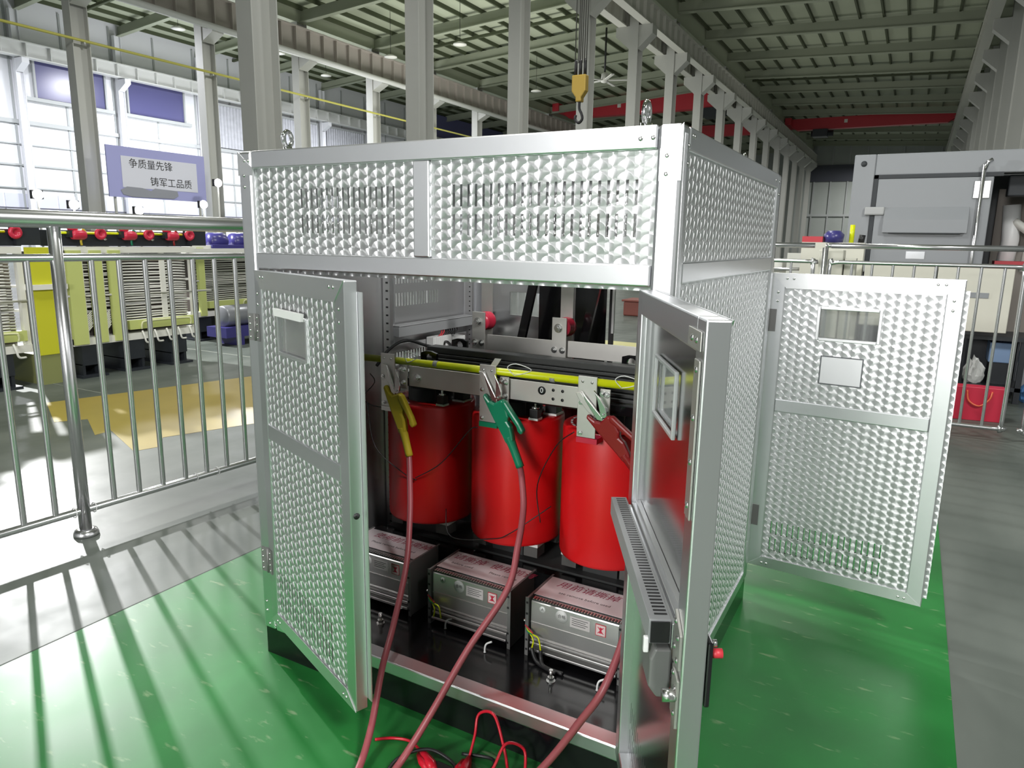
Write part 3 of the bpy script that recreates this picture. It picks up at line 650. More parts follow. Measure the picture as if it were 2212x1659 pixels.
# clutter on and behind the fence gap
t = thing('machine_assembly', 'pale machine assembly with tubes behind the left end of the right fence', 'machine', (.25, 7.0, 0))
MB().box(0, .85, 0, .5, 0, 1.15).build('base_frame', BEIGE, t, bevel=.01)
for i in range(4): MB().box(.05+.2*i, .17+.2*i, -.02, .3, 1.15, 1.3+.05*(i % 2)).build('block', CREAM, t, bevel=.01)
MB().cyl((-.1, -.05, 1.22), (.9, -.05, 1.26), .02, 8).build('tube', STEEL, t); MB().box(.42, .62, -.06, .0, 1.15, 1.42).build('vertical_plate', CREAM, t)
t4 = thing('bushing_set', 'small red, navy and yellow bushings above the gap in the right fence', 'bushing', (.86, 6.55, 0))
MB().box(0, .6, 0, .2, 0, 1.54).build('stand', BEIGE, t4); MB().box(0, .2, .0, .12, 1.54, 1.6).build('red_block', CRRED, t4); MB().lathe([(0, 0), (.09, 0), (.1, .08), (.06, .12), (0, .12)], (.3, .06, 1.54), 12).build('navy_cap', NAVY, t4)
MB().cyl((.47, .05, 1.54), (.47, .05, 1.72), .024, 8).build('yellow_peg', FLUO, t4); MB().cyl((.56, .05, 1.54), (.57, .05, 1.62), .03, 8).build('black_cap', BLK2, t4)
# ------------------------------------------------------------------ the enclosure
W_, D_, H_ = 1.445, 1.335, 1.765
ENC = thing('transformer_enclosure', 'tall engine-turned aluminium transformer enclosure with open doors on a black base', 'enclosure', (0, 0, 0))
# base and black floor plate
MB().box(.006, W_-.006, .006, .10, 0, .104).box(.006, W_-.006, D_-.10, D_-.006, 0, .104).box(.006, .1, .10, D_-.10, 0, .104).box(W_-.1, W_-.006, .10, D_-.10, 0, .104).build('base_channel', BLACK, ENC)
MB().box(.05, W_-.05, .06, D_-.05, .106, .128).build('floor_plate', BLACK, ENC)
P = .06
def member(name, q, bev=.004, mat=None): return MB().box(*q).build(name, mat or ALU, ENC, bevel=bev)
for (x, y) in ((0, 0), (W_-P, 0), (0, D_-P), (W_-P, D_-P)):
    mb = MB().box(x, x+P, y, y+P, .105, H_-.0005)
    o = mb.build('corner_post', ALU, ENC, bevel=.009)
# grooves of the extruded corner posts
for (x, y, n) in ((W_, .012, 'x'), (W_, .022, 'x'), (W_, .031, 'x')):
    MB().box(x-.0005, x+.0012, y, y+.0035, .12, H_-.02).build('post_rib', ALU2, ENC)
# rails: front, back, sides at three heights
for y in (0, D_-P):
    for (a, b, nm) in ((1.711, H_, 'top_rail'), (1.398, 1.45, 'middle_rail'), (.105, .15, 'bottom_rail')):
        member(nm, (P+.0005, W_-P-.0005, y+.0006, y+P-.002, a, b-.0006))
for x in (0, W_-P):
    for (a, b, nm) in ((1.711, H_, 'top_rail'), (1.405, 1.457, 'middle_rail'), (.105, .15, 'bottom_rail')):
        member(nm, (x+.0006, x+P-.0006, P+.0005, D_-P-.0005, a, b-.0006))
member('mullion', (.692, .747, .001, .05, 1.4505, 1.7105))
# mitred cover plates at the front corners
MB().prism([(.0, H_), (.064, 1.711), (.064, 1.69), (.0, 1.69)], -.0015, -.0001, 'y').build('mitre_plate', ALU2, ENC)
MB().prism([(W_, H_), (W_-.052, 1.711), (W_-.052, 1.64), (W_, 1.64)], -.0015, -.0001, 'y').build('mitre_plate', ALU2, ENC)
# sheets: front upper (slotted), side upper, side lower, rear upper, roof
rows = [(.063, .118), (.138, .196)]
for (a, b) in ((.060, .692), (.747, W_-P)):
    w = b-a; add_sheet('slotted_sheet', w, .261, slots(.075 if a > .5 else .20, .59 if a > .5 else w-.075, 23 if a > .5 else 18, rows, .0075), SW, ENC, (a, .012, 1.45))
add_sheet('side_sheet', D_-2*P, .254, [], SW, ENC, (W_-.008, P, 1.457), radians(90))
add_sheet('side_sheet', D_-2*P, 1.255, [], SW, ENC, (W_-.008, P, .15), radians(90))
add_sheet('side_sheet', D_-2*P, .254, slots(.2, 1.0, 30, rows), SW, ENC, (.008, D_-P, 1.457), radians(-90))
sl = slots(.22, .60, 20, [(.72, .79), (.815, .88), (1.07, 1.125), (1.165, 1.215)], .0065)
add_sheet('side_sheet', .62, 1.255, sl, INW, ENC, (.030, D_-P, .15), radians(-90))
add_sheet('side_sheet', .60, 1.255, [], INW, ENC, (.044, .655, .15), radians(-90))
member('side_mullion', (.002, .056, .655, .714, .151, 1.404))
add_sheet('rear_sheet', W_-2*P, .261, slots(.2, 1.1, 40, rows), SW, ENC, (W_-P, D_-.012, 1.45), radians(180))
RO = .20   # unseen roof, assumed open in the middle to let overhead light inside
MB().box(.062, W_-.062, .062, RO, H_-.010, H_-.004).box(.062, W_-.062, D_-RO, D_-.062, H_-.010, H_-.004).box(.062, RO, RO, D_-RO, H_-.010, H_-.004).box(W_-RO, W_-.062, RO, D_-RO, H_-.010, H_-.004).build('roof_rim', ALU, ENC)
add_sheet('inner_soffit', W_-2*P, .05, [], SW, ENC, (P, .052, 1.385))
# perforated upright inside the left wall
up = MB().box(.05, .085, .645, .665, .16, 1.39).build('perforated_upright', nmat('galvanised', (.62, .62, .63), .3, .9), ENC)
hm = MB()
for i in range(36): hm.box(.0655, .0765, .6435, .6452, .20+i*.033, .207+i*.033)
tag(hm.build('upright_holes', BLK2, ENC), kind='stuff')
up2 = MB().box(.05, .09, 1.262, 1.272, .16, 1.39).build('perforated_upright', MATS['galvanised'], ENC)
hm = MB()
for i in range(50): hm.box(.072, .078, 1.2605, 1.2622, .22+i*.023, .225+i*.023)
tag(hm.build('upright_holes', BLK2, ENC), kind='stuff')
# cable duct, mounting rails and terminal blocks on the left wall
def prof(name, mat, q, bev=.002): return MB().box(*q).build(name, mat, ENC, bevel=bev)
prof('cable_duct', GREY, (.052, .10, .685, 1.25, 1.10, 1.142)); prof('duct_cover', nmat('duct_cover_grey', (.40, .41, .42), .45), (.05, .103, .684, 1.251, 1.1425, 1.148))
prof('mounting_rail', MATS['galvanised'], (.052, .065, .69, 1.25, 1.03, 1.065))
r = prof('slotted_rail', MATS['galvanised'], (.05, .066, .69, 1.25, .965, .995))
hm = MB()
for i in range(13): hm.box(.0655, .0668, .70+i*.035, .718+i*.035, .976, .984)
tag(hm.build('rail_slots', WHITE, ENC), kind='stuff')
for i in range(9): MB().box(.066, .105, .92+i*.016, .9345+i*.016, 1.02+.006*(i % 3), 1.075).build('terminal_block', WHITE, ENC, bevel=.002)
MB().box(.066, .11, 1.07, 1.17, 1.035, 1.06).build('relay_base', WHITE, ENC, bevel=.002)
for i in range(8):
    y = 1.0+i*.018; MB().tube(smooth_path([(.095, y-.03, 1.072), (.10, y-.01, 1.09), (.08, y+.01, 1.105)], 4), .0035, 5).build('control_wire', BLK2 if i > 1 else CRRED, ENC)
MB().tube(smooth_path([(.09, .55, 1.0), (.10, .62, 1.06), (.11, .72, 1.085), (.13, .84, 1.05), (.20, .92, 1.03), (.14, .98, 1.05), (.09, 1.02, 1.04)], 6), .0065, 8).build('control_cable', BLK2, ENC)
# rivets on the frame
rv = [(x, -.0005, z) for x, z in ((.03, 1.735), (.047, 1.735), (.025, 1.69), (.025, 1.655), (1.345, 1.735), (1.375, 1.736), (1.41, 1.695), (1.41, 1.655), (.02, .21), (.02, .175), (.03, .125), (.06, .125))]
rivets(rv, ENC)
rivets([(W_+.001, y, z) for y, z in ((.075, 1.745), (.09, 1.745), (.045, 1.72), (.045, 1.68), (1.21, 1.735), (1.29, 1.735), (1.30, 1.69))], ENC, (1, 0, 0))
# lifting eyes
for (x, y) in ((1.322, .10), (.12, .10), (.12, 1.23), (1.322, 1.23)):
    mb = MB().lathe([(.0, 0), (.021, 0), (.021, .008), (.014, .012), (.014, .02), (0, .02)], (x, y, H_), 14)
    mb.tube([(x, y+.017*cos(a), H_+.043+.024*sin(a)) for a in [i*pi/10 for i in range(21)]], .0075, 8, cap=False)
    mb.build('lifting_eye', nmat('chrome', (.8, .8, .8), .08, 1.), ENC)
for (x, y) in ((.376, .201), (1.063, .206)):
    mb = MB(); bolt_bm(mb, (x, y, .128), (0, 0, 1), .011, .012); mb.cyl((x, y, .14), (x, y, .168), .0065, 8); mb.build('anchor_bolt', BOLT, ENC)
for i, (x, y) in enumerate(((.60, .29), (.80, .235), (1.21, .235), (.40, .26))):
    MB().tube(smooth_path([(x, y, .13), (x, y, .145), (x+.004, y+.004, .16), (x+.02, y+.012, .168)], 3), [.006]+[.0035]*9, 6).build('cable_tie_end', WHITE, ENC)

# ---- doors: local frame = x along the door from the hinge, y outwards negative, z up from the door's lower edge
DW, DH = .66, 1.243
def door(name, label, loc, rz, mirror=False, inside=True, latch=False):
    s = -1 if mirror else 1
    X = lambda a, b: (min(s*a, s*b), max(s*a, s*b))
    fw_ = .055; t = .038
    # the frame extrusions are one mesh: the door part itself
    mb = MB()
    for q in ((0, fw_, 0, DH), (DW-fw_, DW, 0, DH), (fw_, DW-fw_, DH-fw_, DH), (fw_, DW-fw_, 0, fw_*.8), (fw_, DW-fw_, .683, .735)):
        x0, x1 = X(q[0], q[1]); mb.box(x0+.0003, x1-.0003, 0, t, q[2]+.0003, q[3]-.0003)
    d = mb.build(name, ALU, ENC, loc, bevel=.003, rot=(0, 0, rz)); d['label'] = label
    # mitred end plates
    MB().prism([(s*.0, DH), (s*DW, DH), (s*(DW-fw_-.004), DH-fw_-.004), (s*(fw_+.004), DH-fw_-.004)], -.0022, -.0004, 'y').build('mitred_rail', ALU2, d)
    MB().prism([(s*.0, 0), (s*DW, 0), (s*(DW-fw_-.004), fw_*.82), (s*(fw_+.004), fw_*.82)], -.0022, -.0004, 'y').build('mitred_rail', ALU2, d)
    # patterned outer sheets
    wx0, wx1 = X(.195, .40); 
    x0 = min(s*fw_, s*(DW-fw_)); sw = DW-2*fw_
    a, b = wx0-x0, wx1-x0
    add_sheet('upper_sheet', sw, DH-fw_-.735, [(a, b, 1.0-.735, 1.11-.735)], SW, d, (x0, .004, .735))
    va, vb = X(.085, .50); add_sheet('lower_sheet', sw, .683-fw_*.8, slots(va-x0, vb-x0, 20, [(.078-.044, .135-.044), (.152-.044, .21-.044)], .0055), SW, d, (x0, .004, fw_*.8))
    # inner mirror sheets
    if inside:
        add_sheet('inner_upper_sheet', sw, DH-fw_-.735, [(sw-b, sw-a, 1.0-.735, 1.11-.735)], MIR, d, (x0+sw, .016, .735), pi)
        add_sheet('inner_lower_sheet', sw, .683-fw_*.8, slots(sw-(vb-x0), sw-(va-x0), 20, [(.078-.044, .135-.044), (.152-.044, .21-.044)], .0055), MIR, d, (x0+sw, .016, fw_*.8), pi)
    # window: frame, pane
    fr = MB()
    for q in ((wx0-.012, wx0, .99, 1.12), (wx1, wx1+.012, .99, 1.12), (wx0, wx1, 1.11, 1.122), (wx0, wx1, .988, 1.0)): fr.box(q[0], q[1], -.003, .0145, q[2], q[3])
    fo = fr.build('window_frame', ALU2, d, bevel=.002)
    MB().box(wx0+.0005, wx1-.0005, .010, .014, 1.0005, 1.1095).build('window_pane', FL, d)
    # rivets and hinges
    rp = []
    for (x, z) in ((.06, DH-.02), (.03, DH-.075), (.03, DH-.11), (.085, DH-.02), (DW-.06, DH-.02), (DW-.085, DH-.02), (DW-.03, DH-.075), (DW-.03, DH-.11), (.06, .018), (.08, .018), (DW-.06, .018), (DW-.08, .018)): rp.append((s*x, -.0023, z))
    rivets(rp, d, name='rivets')
    for z in (1.01, .18):
        hb = MB(); q0, q1 = X(-.035, -.006); q0, q1 = X(.004, .03); hb.box(q0, q1, -.003, -.0006, z, z+.09); hb.cyl((0, -.004, z), (0, -.004, z+.09), .0045, 8)
        h = hb.build('hinge', PLATE, d)
    return d
DL = door('front_door', 'left front door, slightly open, engine-turned with a small window', (.045, -.001, .15), radians(-21.9))
MB().box(DW-.004, DW+.022, .0385, .0415, .03, DH-.03).build('inner_lip', ALU2, DL); MB().lathe([(0, 0), (.009, 0), (.0095, .0012), (0, .0012)], (DW+.0004, .018, .60), 10, 'x').build('lock_hole', BLK2, DL)
MB().prism([(.19, 1.135), (.405, 1.135), (.40, 1.112), (.197, 1.112)], -.014, -.0035, 'y').build('window_hood', WHITE, DL)
DR = door('front_door', 'right front door, swung wide open and showing its inner side', (1.40, -.001, .15), radians(117.7), mirror=True)
DB = door('rear_door', 'rear door, swung fully open to the right, with a window and white label', (1.435, D_+.038, .15), radians(-4.2))
MB().box(.215, .36, .001, .0035, .822, .926).build('label_plate', nmat('label_white', (.90, .92, .94), .5), DB); MB().box(.2105, .3645, .0014, .003, .8175, .9305).build('label_border', nmat('label_border', (.14, .15, .16), .5), DB)
MB().box(DW-.002, DW+.014, .039, .0405, .02, DH-.04).build('inner_lip', SW, DB)
for z in (1.16, .33):
    MB().box(.010, .0405, -.0032, -.0004, z, z+.09).build('hinge_leaf', PLATE, ENC); rivets([(.018, -.0033, z+.012+.022*k) for k in range(4)], ENC, r=.004)
    rivets([(.018, -.0031, z-.15+.012+.022*k) for k in range(4)], DL, r=.004)
# closed rear-left door, seen from inside
DC = door('rear_door', 'closed rear door with mirror-bright inner sheet and small window', (.048, D_+.038, .15), pi, mirror=True)
# fittings on the inner side of the right front door (local x negative, inner face at +y)
def rd(name, q, mat, bev=.001, loc=None): return MB().box(*q).build(name, mat, DR, bevel=bev)
t_ = .038
rd('inner_ledge', (-.605, -.055, .0165, .028, .7355, .741), ALU2); rd('inner_ledge', (-.605, -.055, t_+.0004, t_+.007, .684, .729), ALU)
rd('stile_ridge', (-.063, -.0552, .024, .027, .742, DH-.056), ALU2)
rd('corner_plate', (-.645, -.56, t_+.0006, t_+.003, DH-.05, DH-.02), BRUSH)
rd('lock_plate', (-.65, -.618, t_+.0006, t_+.004, .93, 1.18), BRUSH); rivets([(-.634, t_+.004, z) for z in (.95, 1.02, 1.09, 1.165)]+[(-.59, t_+.003, DH-.035), (-.62, t_+.003, DH-.035)], DR, (0, 1, 0))
# clear box around the small window
bx = MB()
for q in ((-.408, -.40, .99, 1.12), (-.195, -.187, .99, 1.12)): bx.box(q[0], q[1], .018, .026, q[2], q[3])
bx.box(-.40, -.195, .018, .026, 1.112, 1.12).box(-.40, -.195, .018, .026, .99, .998); bx.build('acrylic_frame', nmat('clear_acrylic_edge', (.82, .85, .86), .1, trans=.4), DR, bevel=.002)
# slotted wiring duct along the middle rail
dm = rd('wiring_duct', (-.60, -.02, t_+.0075, t_+.045, .690, .734), GREY, .001)
sm = MB()
for i in range(46): sm.box(-.03-.0122*i-.005, -.03-.0122*i, t_+.012, t_+.034, .7342, .7347)
tag(sm.build('duct_slots', BLK2, DR), kind='stuff')
MB().box(-.6035, -.6005, t_+.011, t_+.042, .693, .731).build('duct_mouth', BLK2, DR)
MB().prism([(-.655, .735), (-.61, .76), (-.61, .67), (-.655, .675)], t_+.0006, t_+.005, 'y').build('lock_bracket', BRUSH, DR); rivets([(-.62, t_+.005, .745), (-.64, t_+.005, .725), (-.62, t_+.005, .70), (-.64, t_+.005, .685)], DR, (0, 1, 0))
MB().prism([(-.655, .655), (-.615, .665), (-.615, .58), (-.655, .57)], t_+.0006, t_+.005, 'y').build('lock_bracket', BRUSH, DR); rivets([(-.625, t_+.005, .655), (-.64, t_+.005, .635), (-.625, t_+.005, .61), (-.64, t_+.005, .59)], DR, (0, 1, 0))
MB().prism([(t_+.006, .685), (t_+.034, .685), (t_+.042, .665), (t_+.042, .615), (t_+.028, .595), (t_+.006, .595)], -.61, -.545, 'x').build('controller_box', nmat('controller_grey', (.17, .175, .17), .5), DR, bevel=.004)
MB().box(-.60, -.59, t_+.043, t_+.052, .672, .70).build('terminal_plug', WHITE, DR, bevel=.002)
MB().lathe([(0, 0), (.011, 0), (.011, .022), (0, .022)], (-.645, t_+.004, .625), 12, 'y').build('cam_lock', BOLT, DR)
MB().box(-.655, -.62, -.012, -.0025, .61, .725).build('handle_plate', BLACK, DR, bevel=.003); MB().lathe([(0, -.030), (.008, -.030), (.008, -.012), (0, -.012)], (-.64, 0, .70), 12, 'y').build('red_button', CRRED, DR)
MB().lathe([(0, -.02), (.006, -.02), (.006, -.012), (0, -.012)], (-.64, 0, .718), 12, 'y').build('handle_pivot', BOLT, DR)

# ------------------------------------------------------------------ the dry-type transformer
TR = thing('dry_type_transformer', 'dry-type transformer with three red resin coils and a black core inside the enclosure', 'transformer', (0, 0, 0))
CX = (.305, .70, 1.075); CY = .625; CR = .173
for i, x in enumerate(CX):
    mb = MB().lathe([(.095, .415), (CR-.012, .412), (CR-.003, .416), (CR, .426), (CR, .872), (CR-.003, .882), (CR-.014, .886), (.10, .886), (.095, .87), (.095, .43), (.095, .415)], (x, CY, 0), 64)
    o = mb.build('coil', RED, TR); o['label'] = ('left red resin coil', 'middle red resin coil', 'right red resin coil')[i]
    MB().lathe([(.07, .40), (.09, .40), (.09, .93), (.07, .93)], (x, CY, 0), 32).build('inner_winding', BLK2, TR)
    # lug pad on the coil front and duct dashes on the top face
    for k in range(9):
        a = -1.0+.25*k; MB().box(-.010, .010, -.0035, .0035, .8862, .8872, Matrix.Translation((x, CY, 0)) @ Matrix.Rotation(a+pi/2, 4, 'Z') @ Matrix.Translation((.0, CR-.03, 0))).build('air_duct', WHITE, TR)
    for (sx, sy) in ((-.11, -.06), (.11, -.06), (-.11, .10), (.11, .10)):
        MB().box(x+sx-.028, x+sx+.028, CY+sy-.03, CY+sy+.03, .36, .411).build('support_block', nmat('support_grey', (.10, .10, .095), .6), TR)
        MB().box(x+sx-.03, x+sx+.03, CY+sy-.032, CY+sy+.032, .4005, .4115).build('support_pad', WHITE, TR)
    # pressing block with threaded bolt, towards the front right of the coil
    px, py = x+.125, CY-.105
    b_ = MB().box(px-.016, px+.016, py-.016, py+.016, .888, .925).build('press_block', BLK2, TR, bevel=.002)
    MB().box(px-.018, px+.018, py-.018, py+.018, .8865, .894).build('press_pad', WHITE, TR)
    MB().box(x+.12, x+.165, CY-.02, CY+.03, .8945, .93).build('press_block', BLK2, TR, bevel=.002); MB().box(x+.115, x+.168, CY-.025, CY+.035, .8865, .894).build('press_pad', WHITE, TR)
    MB().tube([(px, py, .925), (px, py, .932), (px, py, .932), (px, py, .985)], [.014, .014, .005, .005], 10).build('press_bolt', BOLT, TR)
# core: limbs, bottom yoke, stepped top yoke with lamination ribs
for x in CX: MB().box(x-.065, x+.065, CY-.065, CY+.065, .19, .99).build('core_limb', YOKE, TR)
MB().box(.15, 1.24, CY-.1, CY+.1, .2, .345).build('bottom_yoke', YOKE, TR); MB().box(.12, 1.27, CY-.15, CY-.11, .2, .34).build('bottom_clamp', BLACK, TR); MB().box(.12, 1.27, CY+.11, CY+.15, .2, .34).build('bottom_clamp', BLACK, TR)
for x in (.2, 1.18): MB().box(x-.05, x+.05, CY-.16, CY+.16, .129, .2).build('foot_channel', BLACK, TR)
for i in range(6):
    dz = i*.014; MB().box(.285+.006*i, 1.20-.004*i, .525+.014*i, .735-.012*i, .985+dz, .985+dz+.011).build('yoke_lamination', YOKE, TR, bevel=.002)
MB().box(.30, 1.19, .60, .66, 1.068, 1.092).build('yoke_top', YOKE, TR, bevel=.003)
MB().box(.25, 1.22, .475, .505, .955, .985).build('top_clamp', BLACK, TR); MB().box(.25, 1.22, .75, .78, .955, 1.03).build('top_clamp', BLACK, TR)
def lug(x, y, z=1.045):
    mb = MB(); n = 10; cx_, cz = x, z+.018; outer = []
    ring = [(cx_+.017*cos(a), cz+.017*sin(a)) for a in [2*pi*k/n for k in range(n)]]; sq = []
    for k in range(n):
        a = 2*pi*k/n; m_ = max(abs(cos(a)), abs(sin(a))); sq.append((cx_+.036*cos(a)/m_, cz+.027*sin(a)/m_))
    for yy in (y, y+.012):
        mb.v += [(p[0], yy, p[1]) for p in ring]+[(p[0], yy, p[1]) for p in sq]
    for k in range(n):
        k2 = (k+1) % n; mb.f += [(k, k2, n+k2, n+k), (2*n+k, 3*n+k, 3*n+k2, 2*n+k2), (n+k, n+k2, 3*n+k2, 3*n+k), (k, 2*n+k, 2*n+k2, k2)]
    mb.build('lifting_lug', BLACK, TR)
for q in ((.375, .508, 1.045), (.36, .74, 1.065), (1.09, .738, 1.065), (1.05, .508, 1.02)): lug(*q)
# low-voltage bar with three terminal plates in front, its bolts and the phase mark
MB().box(.335, .665, .440, .446, .965, 1.04).build('front_bar', BRUSH, TR, bevel=.001); MB().box(.735, 1.02, .440, .446, .968, 1.038).build('front_bar', BRUSH, TR, bevel=.001)
for i, x in enumerate((.268, .70, 1.068)):
    tp = MB().box(x-.032, x+.032, .400, .406, .886, 1.085).build('terminal_plate', BRUSH, TR, bevel=.001)
    MB().box(x-.032, x+.04, .398, .45, .868, .8855).build('terminal_foot', (BRUSH, GRN, PINK)[i], TR)
    MB().box(x+.034, x+.068, .425, .431, .955, 1.045).build('angle_plate', BRUSH, TR, bevel=.001)
    mb = MB()
    for (dx, z) in ((.043, 1.03), (.058, 1.028), (.056, .98)): bolt_bm(mb, (x+dx, .425, z), (0, -1, 0), .0075, .007)
    for (dx, z) in ((-.016, 1.068), (.016, 1.067)): mb.lathe([(0, -.002), (.0045, -.0015), (.0045, 0)], (x+dx, .400, z), 8, 'y')
    for z in (1.0, .90): bolt_bm(mb, (x-.018, .400, z), (0, -1, 0), .0075, .005, False)
    tag(mb.build('terminal_bolts', BOLT, TR), kind='stuff')
mb = MB(); bolt_bm(mb, (.375, .440, 1.0), (0, -1, 0), .011, .008); mb.build('bar_bolt', BOLT, TR)
mb = MB()
for (dx, dz) in ((0, 0), (.034, 0), (0, -.03), (.034, -.03)): mb.lathe([(0, -.0008), (.0055, -.0008), (.0055, 0)], (.93+dx, .440, 1.018+dz), 10, 'y')
tag(mb.build('bar_holes', BLK2, TR), kind='stuff')
MB().lathe([(0, -.001), (.0145, -.001), (.0145, 0)], (.888, .4395, 1.012), 20, 'y').build('phase_disc', BLK2, TR)
FX = Matrix(((1, 0, 0, 0), (0, 0, -1, 0), (0, 1, 0, 0), (0, 0, 0, 1)))   # text facing -Y
text('0', .026, WHITE, 'phase_mark', TR, Matrix.Translation((.888, .4378, 1.012)) @ FX)
# fluorescent tube tied along the terminals
MB().tube([(.08, .418, 1.057), (.5, .418, 1.062), (1.33, .418, 1.068)], .0128, 14).build('insulated_tube', FLUO, TR)['label'] = 'fluorescent yellow insulated tube'
for x in (.475, .94): MB().tube([(x-.009, .418, 1.0625), (x+.009, .418, 1.0626)], .0133, 14).build('tape_band', nmat('tape_grey', (.36, .36, .34), .5), TR)
for i, (x, w) in enumerate(((.365, .035), (.81, .055), (1.19, .05))):
    MB().tube(smooth_path([(x-.01, .405, 1.06), (x-w*.6, .40, 1.085), (x, .40, 1.10), (x+w, .405, 1.085), (x+w*.4, .403, 1.068), (x-.01, .405, 1.06)], 4), .0016, 5).build('cable_tie', WHITE, TR)
MB().prism([(.69, 1.075), (.715, 1.075), (.735, 1.105), (.71, 1.105)], .43, .433, 'y').build('loose_tag', nmat('tag_grey', (.5, .5, .48), .4), TR)
# rear bar with terminals, red standoffs and posts
MB().box(.44, .735, .826, .832, 1.062, 1.125).build('rear_bar', BRUSH, TR, bevel=.001); MB().box(.80, 1.30, .826, .832, 1.065, 1.128).build('rear_bar', BRUSH, TR, bevel=.001)
for x in (.404, .767):
    MB().box(x-.03, x+.03, .815, .821, 1.03, 1.215).build('rear_terminal', BRUSH, TR, bevel=.001)
    mb = MB(); bolt_bm(mb, (x-.003, .815, 1.175), (0, -1, 0), .013, .01)
    for (dx, z) in ((-.018, 1.09), (.016, 1.09), (-.018, 1.052), (.016, 1.052)): bolt_bm(mb, (x+dx, .815, z), (0, -1, 0), .009, .008)
    tag(mb.build('terminal_bolts', BOLT, TR), kind='stuff')
    MB().lathe([(.022, 0), (.036, .006), (.038, .018), (.033, .024), (.038, .032), (.034, .042), (.038, .052), (.038, .066), (.03, .075), (0, .075)], (x+.002, .8225, 1.175), 20, 'y').build('standoff_insulator', PINK, TR)
for x in (.392, .758): MB().box(x-.027, x+.027, .899, .905, .9, 1.372).build('rear_post', BRUSH, TR, bevel=.001)
for (x0, x1) in ((.722, .858),): MB().box(x0, x1, 1.06, 1.066, .25, 1.372).build('barrier_plate', BLACK, TR)
MB().box(.556, .662, 1.055, 1.061, .25, 1.372).build('barrier_plate', BLACK, TR)
for (xa, xb) in ((.515, .592), (.795, .868)):
    MB().prism([(xa-.018, 1.02), (xa+.018, 1.02), (xb+.018, 1.372), (xb-.018, 1.372)], .94, .958, 'y').build('diagonal_strap', BLACK, TR)
for x in (.86, .915, .975, 1.03): MB().box(x, x+.03, .80, .812, 1.035, 1.058).build('insulating_pad', WHITE, TR)
MB().box(.868, .884, 1.07, 1.09, .4, 1.372).build('barrier_post', BLK2, TR); MB().box(.887, .897, 1.05, 1.06, 1.14, 1.35).build('white_strip', WHITE, TR)
# thin sensor wires
for pts in ([(.14, .45, .99), (.17, .44, .96), (.13, .42, .90), (.17, .43, .87), (.25, .445, .87)], [(.15, .42, .88), (.20, .40, .72), (.30, .44, .62), (.36, .445, .60)], [(.36, .44, .61), (.48, .44, .69), (.62, .41, .84), (.66, .40, .86)],
            [(.48, .47, .50), (.55, .40, .43), (.70, .44, .44), (.80, .40, .50), (.92, .47, .60)], [(.90, .43, .55), (.88, .44, .68), (.95, .43, .83), (1.03, .395, .90)]):
    MB().tube(smooth_path(pts, 6), .002, 5).build('sensor_wire', BLK2, TR)

